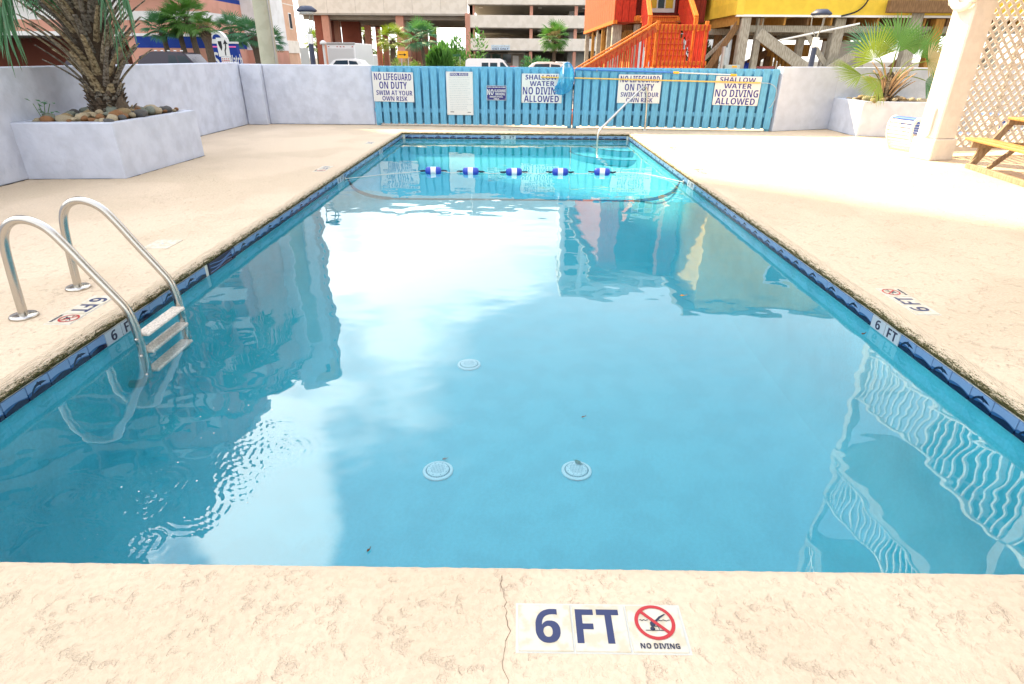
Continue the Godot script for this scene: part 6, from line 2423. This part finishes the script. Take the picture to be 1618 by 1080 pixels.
func street_palm(label: String, at: Vector3, top: float, lean: float, rad: float, crown: Mesh, size: float, leaf: Material, dead := false, group := "street palms across the road") -> void:
	var t := thing("street_palm", label, "palm tree", at, 0.0, group)
	var h := top - at.y
	var st := mb()
	var pts := []
	var rr := []
	for k in 22:
		var f := k / 21.0
		pts.append(Vector3(lean * f * f, h * f, 0))
		rr.append(rad * lerpf(1.15, 0.9, f) * (1.0 + 0.05 * (k % 2)) * (1.35 if f > 0.85 else 1.0))
	tube(st, pts, rr, 10)
	obj("trunk", st, M.trunk, t)
	put("crown", crown, leaf, t, Transform3D(Basis(Vector3.UP, at.x * 1.7).scaled(Vector3.ONE * size), Vector3(lean, h, 0)))
	if dead:
		put("dead_fronds", crown, M.leaf3, t, Transform3D(Basis(Vector3.RIGHT, PI * 0.96).scaled(Vector3(0.5, 0.8, 0.5) * size), Vector3(lean, h - 0.05, 0)))

func bush(called: String, label: String, category: String, at: Vector3, s: Vector3, n: int, leaf: float, m: Material, seed_: int, upright := 0.2, group := "") -> void:
	var t := thing(called, label, category, at, 0.0, group)
	var r := RandomNumberGenerator.new()
	r.seed = seed_
	var st := mb()
	st.set_smooth_group(-1)
	var lumps := []
	for k in 9:
		lumps.append([Vector3(r.randf_range(-0.6, 0.6), r.randf_range(0.2, 0.8), r.randf_range(-0.6, 0.6)), r.randf_range(0.25, 0.42)])
	for k in n:
		var l: Array = lumps[r.randi() % 9]
		var d := Vector3(r.randfn(), r.randfn(), r.randfn()).normalized()
		var p: Vector3 = (l[0] + d * l[1] * pow(r.randf(), 0.4)) * s
		if p.y < 0.0:
			p.y = -p.y * 0.3
		leaf_blade(st, p, (d + Vector3.UP * upright * 3.0 + Vector3(r.randfn(), r.randfn(), r.randfn()) * 0.4).normalized(), leaf * r.randf_range(0.7, 1.3), leaf * 0.22)
	obj("foliage", st, m, t)
	st = mb()
	for k in 6:
		var l: Array = lumps[k]
		tube(st, [Vector3.ZERO, l[0] * s * 0.5 + Vector3(0.02, 0, 0.03), l[0] * s], [0.03 * s.y, 0.02 * s.y, 0.008], 5)
	obj("stems", st, M.trunk, t)

func build_trees() -> void:
	var cr := [palm_crown(1, 1.25, 15, 26), palm_crown(2, 1.25, 13, 22), palm_crown(3, 1.25, 15, 30, -0.9)]
	street_palm("left trunk of the three close palms before the blue band", Vector3(-21.0, STREET_Y, -39.4), 2.75, -0.2, 0.15, cr[0], 0.8, M.bush0)
	street_palm("middle trunk of the three close palms before the blue band", Vector3(-20.1, STREET_Y, -39.6), 3.1, -0.2, 0.15, cr[1], 0.85, M.bush1)
	street_palm("right trunk of the three close palms, crown yellow green", Vector3(-19.3, STREET_Y, -39.5), 3.4, -0.25, 0.17, cr[2], 0.98, M.leaf1)
	street_palm("small palm with dead tan fronds left of the hotel board", Vector3(-12.66, STREET_Y, -27), 2.45, -0.1, 0.15, cr[1], 0.42, M.leaf1, true)
	street_palm("dark palm rising behind the blue hotel board", Vector3(-16.3, STREET_Y, -38), 2.6, -0.1, 0.16, cr[2], 0.8, M.bush0)
	street_palm("dark palm left of the concrete pole with rough trunk", Vector3(-13.4, STREET_Y, -34), 2.35, -0.25, 0.2, cr[0], 0.66, M.bush0)
	street_palm("dark palm touching the concrete pole with thin trunk", Vector3(-13.3, STREET_Y, -36), 2.05, -0.3, 0.14, cr[1], 0.66, M.bush0)
	street_palm("tall dark palm high behind the shaggy palm, at left", Vector3(-20.2, STREET_Y, -30), 3.6, 0.1, 0.16, cr[0], 1.1, M.bush0)
	street_palm("leaning palm with green trunk right of the shaggy palm", Vector3(-16.2, STREET_Y, -27), 4.4, -1.9, 0.22, cr[2], 1.3, M.bush0)
	street_palm("slim palm with yellowing skirt before the parking decks", Vector3(2.45, STREET_Y, -45), 2.62, -0.06, 0.11, cr[2], 0.8, M.bush1, true)
	street_palm("small palm by the arrow board under the garage", Vector3(-8.6, STREET_Y, -60), 2.9, -0.25, 0.17, cr[1], 1.25, M.bush0)
	street_palm("sunlit yellow green palm standing behind the underpass columns", Vector3(-14.2, STREET_Y, -74), 3.0, 0.1, 0.3, cr[0], 1.3, M.leaf2)
	street_palm("far pale palm seen between the underpass columns", Vector3(-29.0, STREET_Y, -125), 5.0, 0.0, 0.3, cr[1], 1.5, M.leaf2)
	street_palm("far pale palm behind the left street lamp", Vector3(-36.0, STREET_Y, -118), 3.4, 0.0, 0.3, cr[0], 1.9, M.leaf2)
	street_palm("small palm before the yellow hotel beside the pole", Vector3(-20.6, STREET_Y, -54), 2.9, 0.2, 0.17, cr[1], 1.0, M.bush0)
	bush("bush", "broad dark green bush in front of the garage shop front", "bush", Vector3(1.3, STREET_Y, -50), Vector3(1.35, 2.0, 1.2), 2600, 0.26, M.bush0, 4)
	bush("bush", "spiky bright green bush right of the arrow board", "bush", Vector3(-6.0, STREET_Y, -50), Vector3(1.3, 2.6, 1.2), 1800, 0.55, M.bush1, 5, 0.9)
	bush("bush", "airy olive bush between spiky bush and garage pier", "bush", Vector3(-4.3, STREET_Y, -54), Vector3(2.0, 3.6, 1.6), 1500, 0.3, M.bush1, 6, 0.3)
	bush("bush", "clipped yellow green bush beside the white van", "bush", Vector3(-4.2, STREET_Y, -48), Vector3(0.9, 1.75, 0.9), 1500, 0.16, M.bush2, 7, 0.0)
	bush("bush", "low yellow green hedge bush under the sunlit palm", "bush", Vector3(-9.2, STREET_Y, -55), Vector3(1.6, 1.6, 1.0), 1600, 0.2, M.bush2, 8, 0.0)
	bush("bush", "low hedge bush right of the sunlit palm", "bush", Vector3(-11.0, STREET_Y, -62), Vector3(1.6, 1.9, 1.0), 1400, 0.2, M.bush2, 9, 0.0)
	bush("bush", "tangled dry brush behind the landing of the orange stairs", "bush", Vector3(7.0, STREET_Y, -26.5), Vector3(1.3, 2.6, 1.5), 2600, 0.22, M.bush3, 10, 0.3)
	bush("bush", "small bright green bush under the yellow house", "bush", Vector3(9.0, STREET_Y, -26.0), Vector3(0.7, 2.0, 0.7), 1200, 0.14, M.bush1, 11, 0.0)
	bush("bush", "low green hedge at the foot of the two dark palms", "bush", Vector3(-14.0, STREET_Y, -35), Vector3(1.7, 1.9, 1.0), 1600, 0.2, M.bush0, 12, 0.0)
	bush("bush", "sunlit far bushes beyond the underpass", "bush", Vector3(-27.0, STREET_Y, -122), Vector3(9.0, 3.4, 3.0), 3000, 0.6, M.bush2, 13, 0.0)
	bush("bush", "far bush by the last underpass column", "bush", Vector3(-11.0, STREET_Y, -120), Vector3(6.0, 3.6, 3.0), 2400, 0.6, M.bush1, 14, 0.1)
	# odds and ends under the yellow house
	var t := thing("folded_tarp", "rumpled blue tarp beside the green bush under the house", "tarp", Vector3(8.35, STREET_Y, -24.0))
	var st := mb()
	st.set_smooth_group(0)
	var n := FastNoiseLite.new()
	n.seed = 4
	n.frequency = 2.2
	var g := []
	for j in 11:
		var row := []
		for i in 11:
			var x := (i / 10.0 - 0.5) * 0.9
			var z := (j / 10.0 - 0.5) * 0.7
			row.append(Vector3(x, maxf(0.0, 2.1 * (1.0 - pow(absf(x) / 0.45, 2.0)) * (1.0 - pow(absf(z) / 0.36, 4.0))) + 0.25 * n.get_noise_2d(x * 2.0, z * 2.0), z))
		g.append(row)
	for j in 10:
		for i in 10:
			quad(st, g[j + 1][i], g[j + 1][i + 1], g[j][i + 1], g[j][i])
	obj("tarp_sheet", st, M.float_blue, t)
	t = thing("cooler", "white and pink cooler box beside the tarp under the house", "cooler", Vector3(8.75, 0.75, -23.2))
	put("tub", boxm(Vector3(0.5, 0.35, 0.35), 0.03), M.sign_white, t, Transform3D(Basis(), Vector3(0, 0.175, 0)))
	put("lid", boxm(Vector3(0.52, 0.08, 0.37), 0.02), mat("lid_pink", Color(0.6, 0.18, 0.2), 0.5), t, Transform3D(Basis(), Vector3(0, 0.39, 0)))
	var tb := thing("workbench", "grey bench holding the cooler under the yellow house", "bench", Vector3(8.75, STREET_Y, -23.2))
	put("bench_top", boxm(Vector3(1.2, 0.06, 0.6), 0.01), M.grey_wood, tb, Transform3D(Basis(), Vector3(0, 1.52, 0)))
	for x in [-0.5, 0.5]:
		for z in [-0.22, 0.22]:
			put("leg", boxm(Vector3(0.07, 1.49, 0.07), 0.01), M.grey_wood, tb, Transform3D(Basis(), Vector3(x, 0.745, z)))
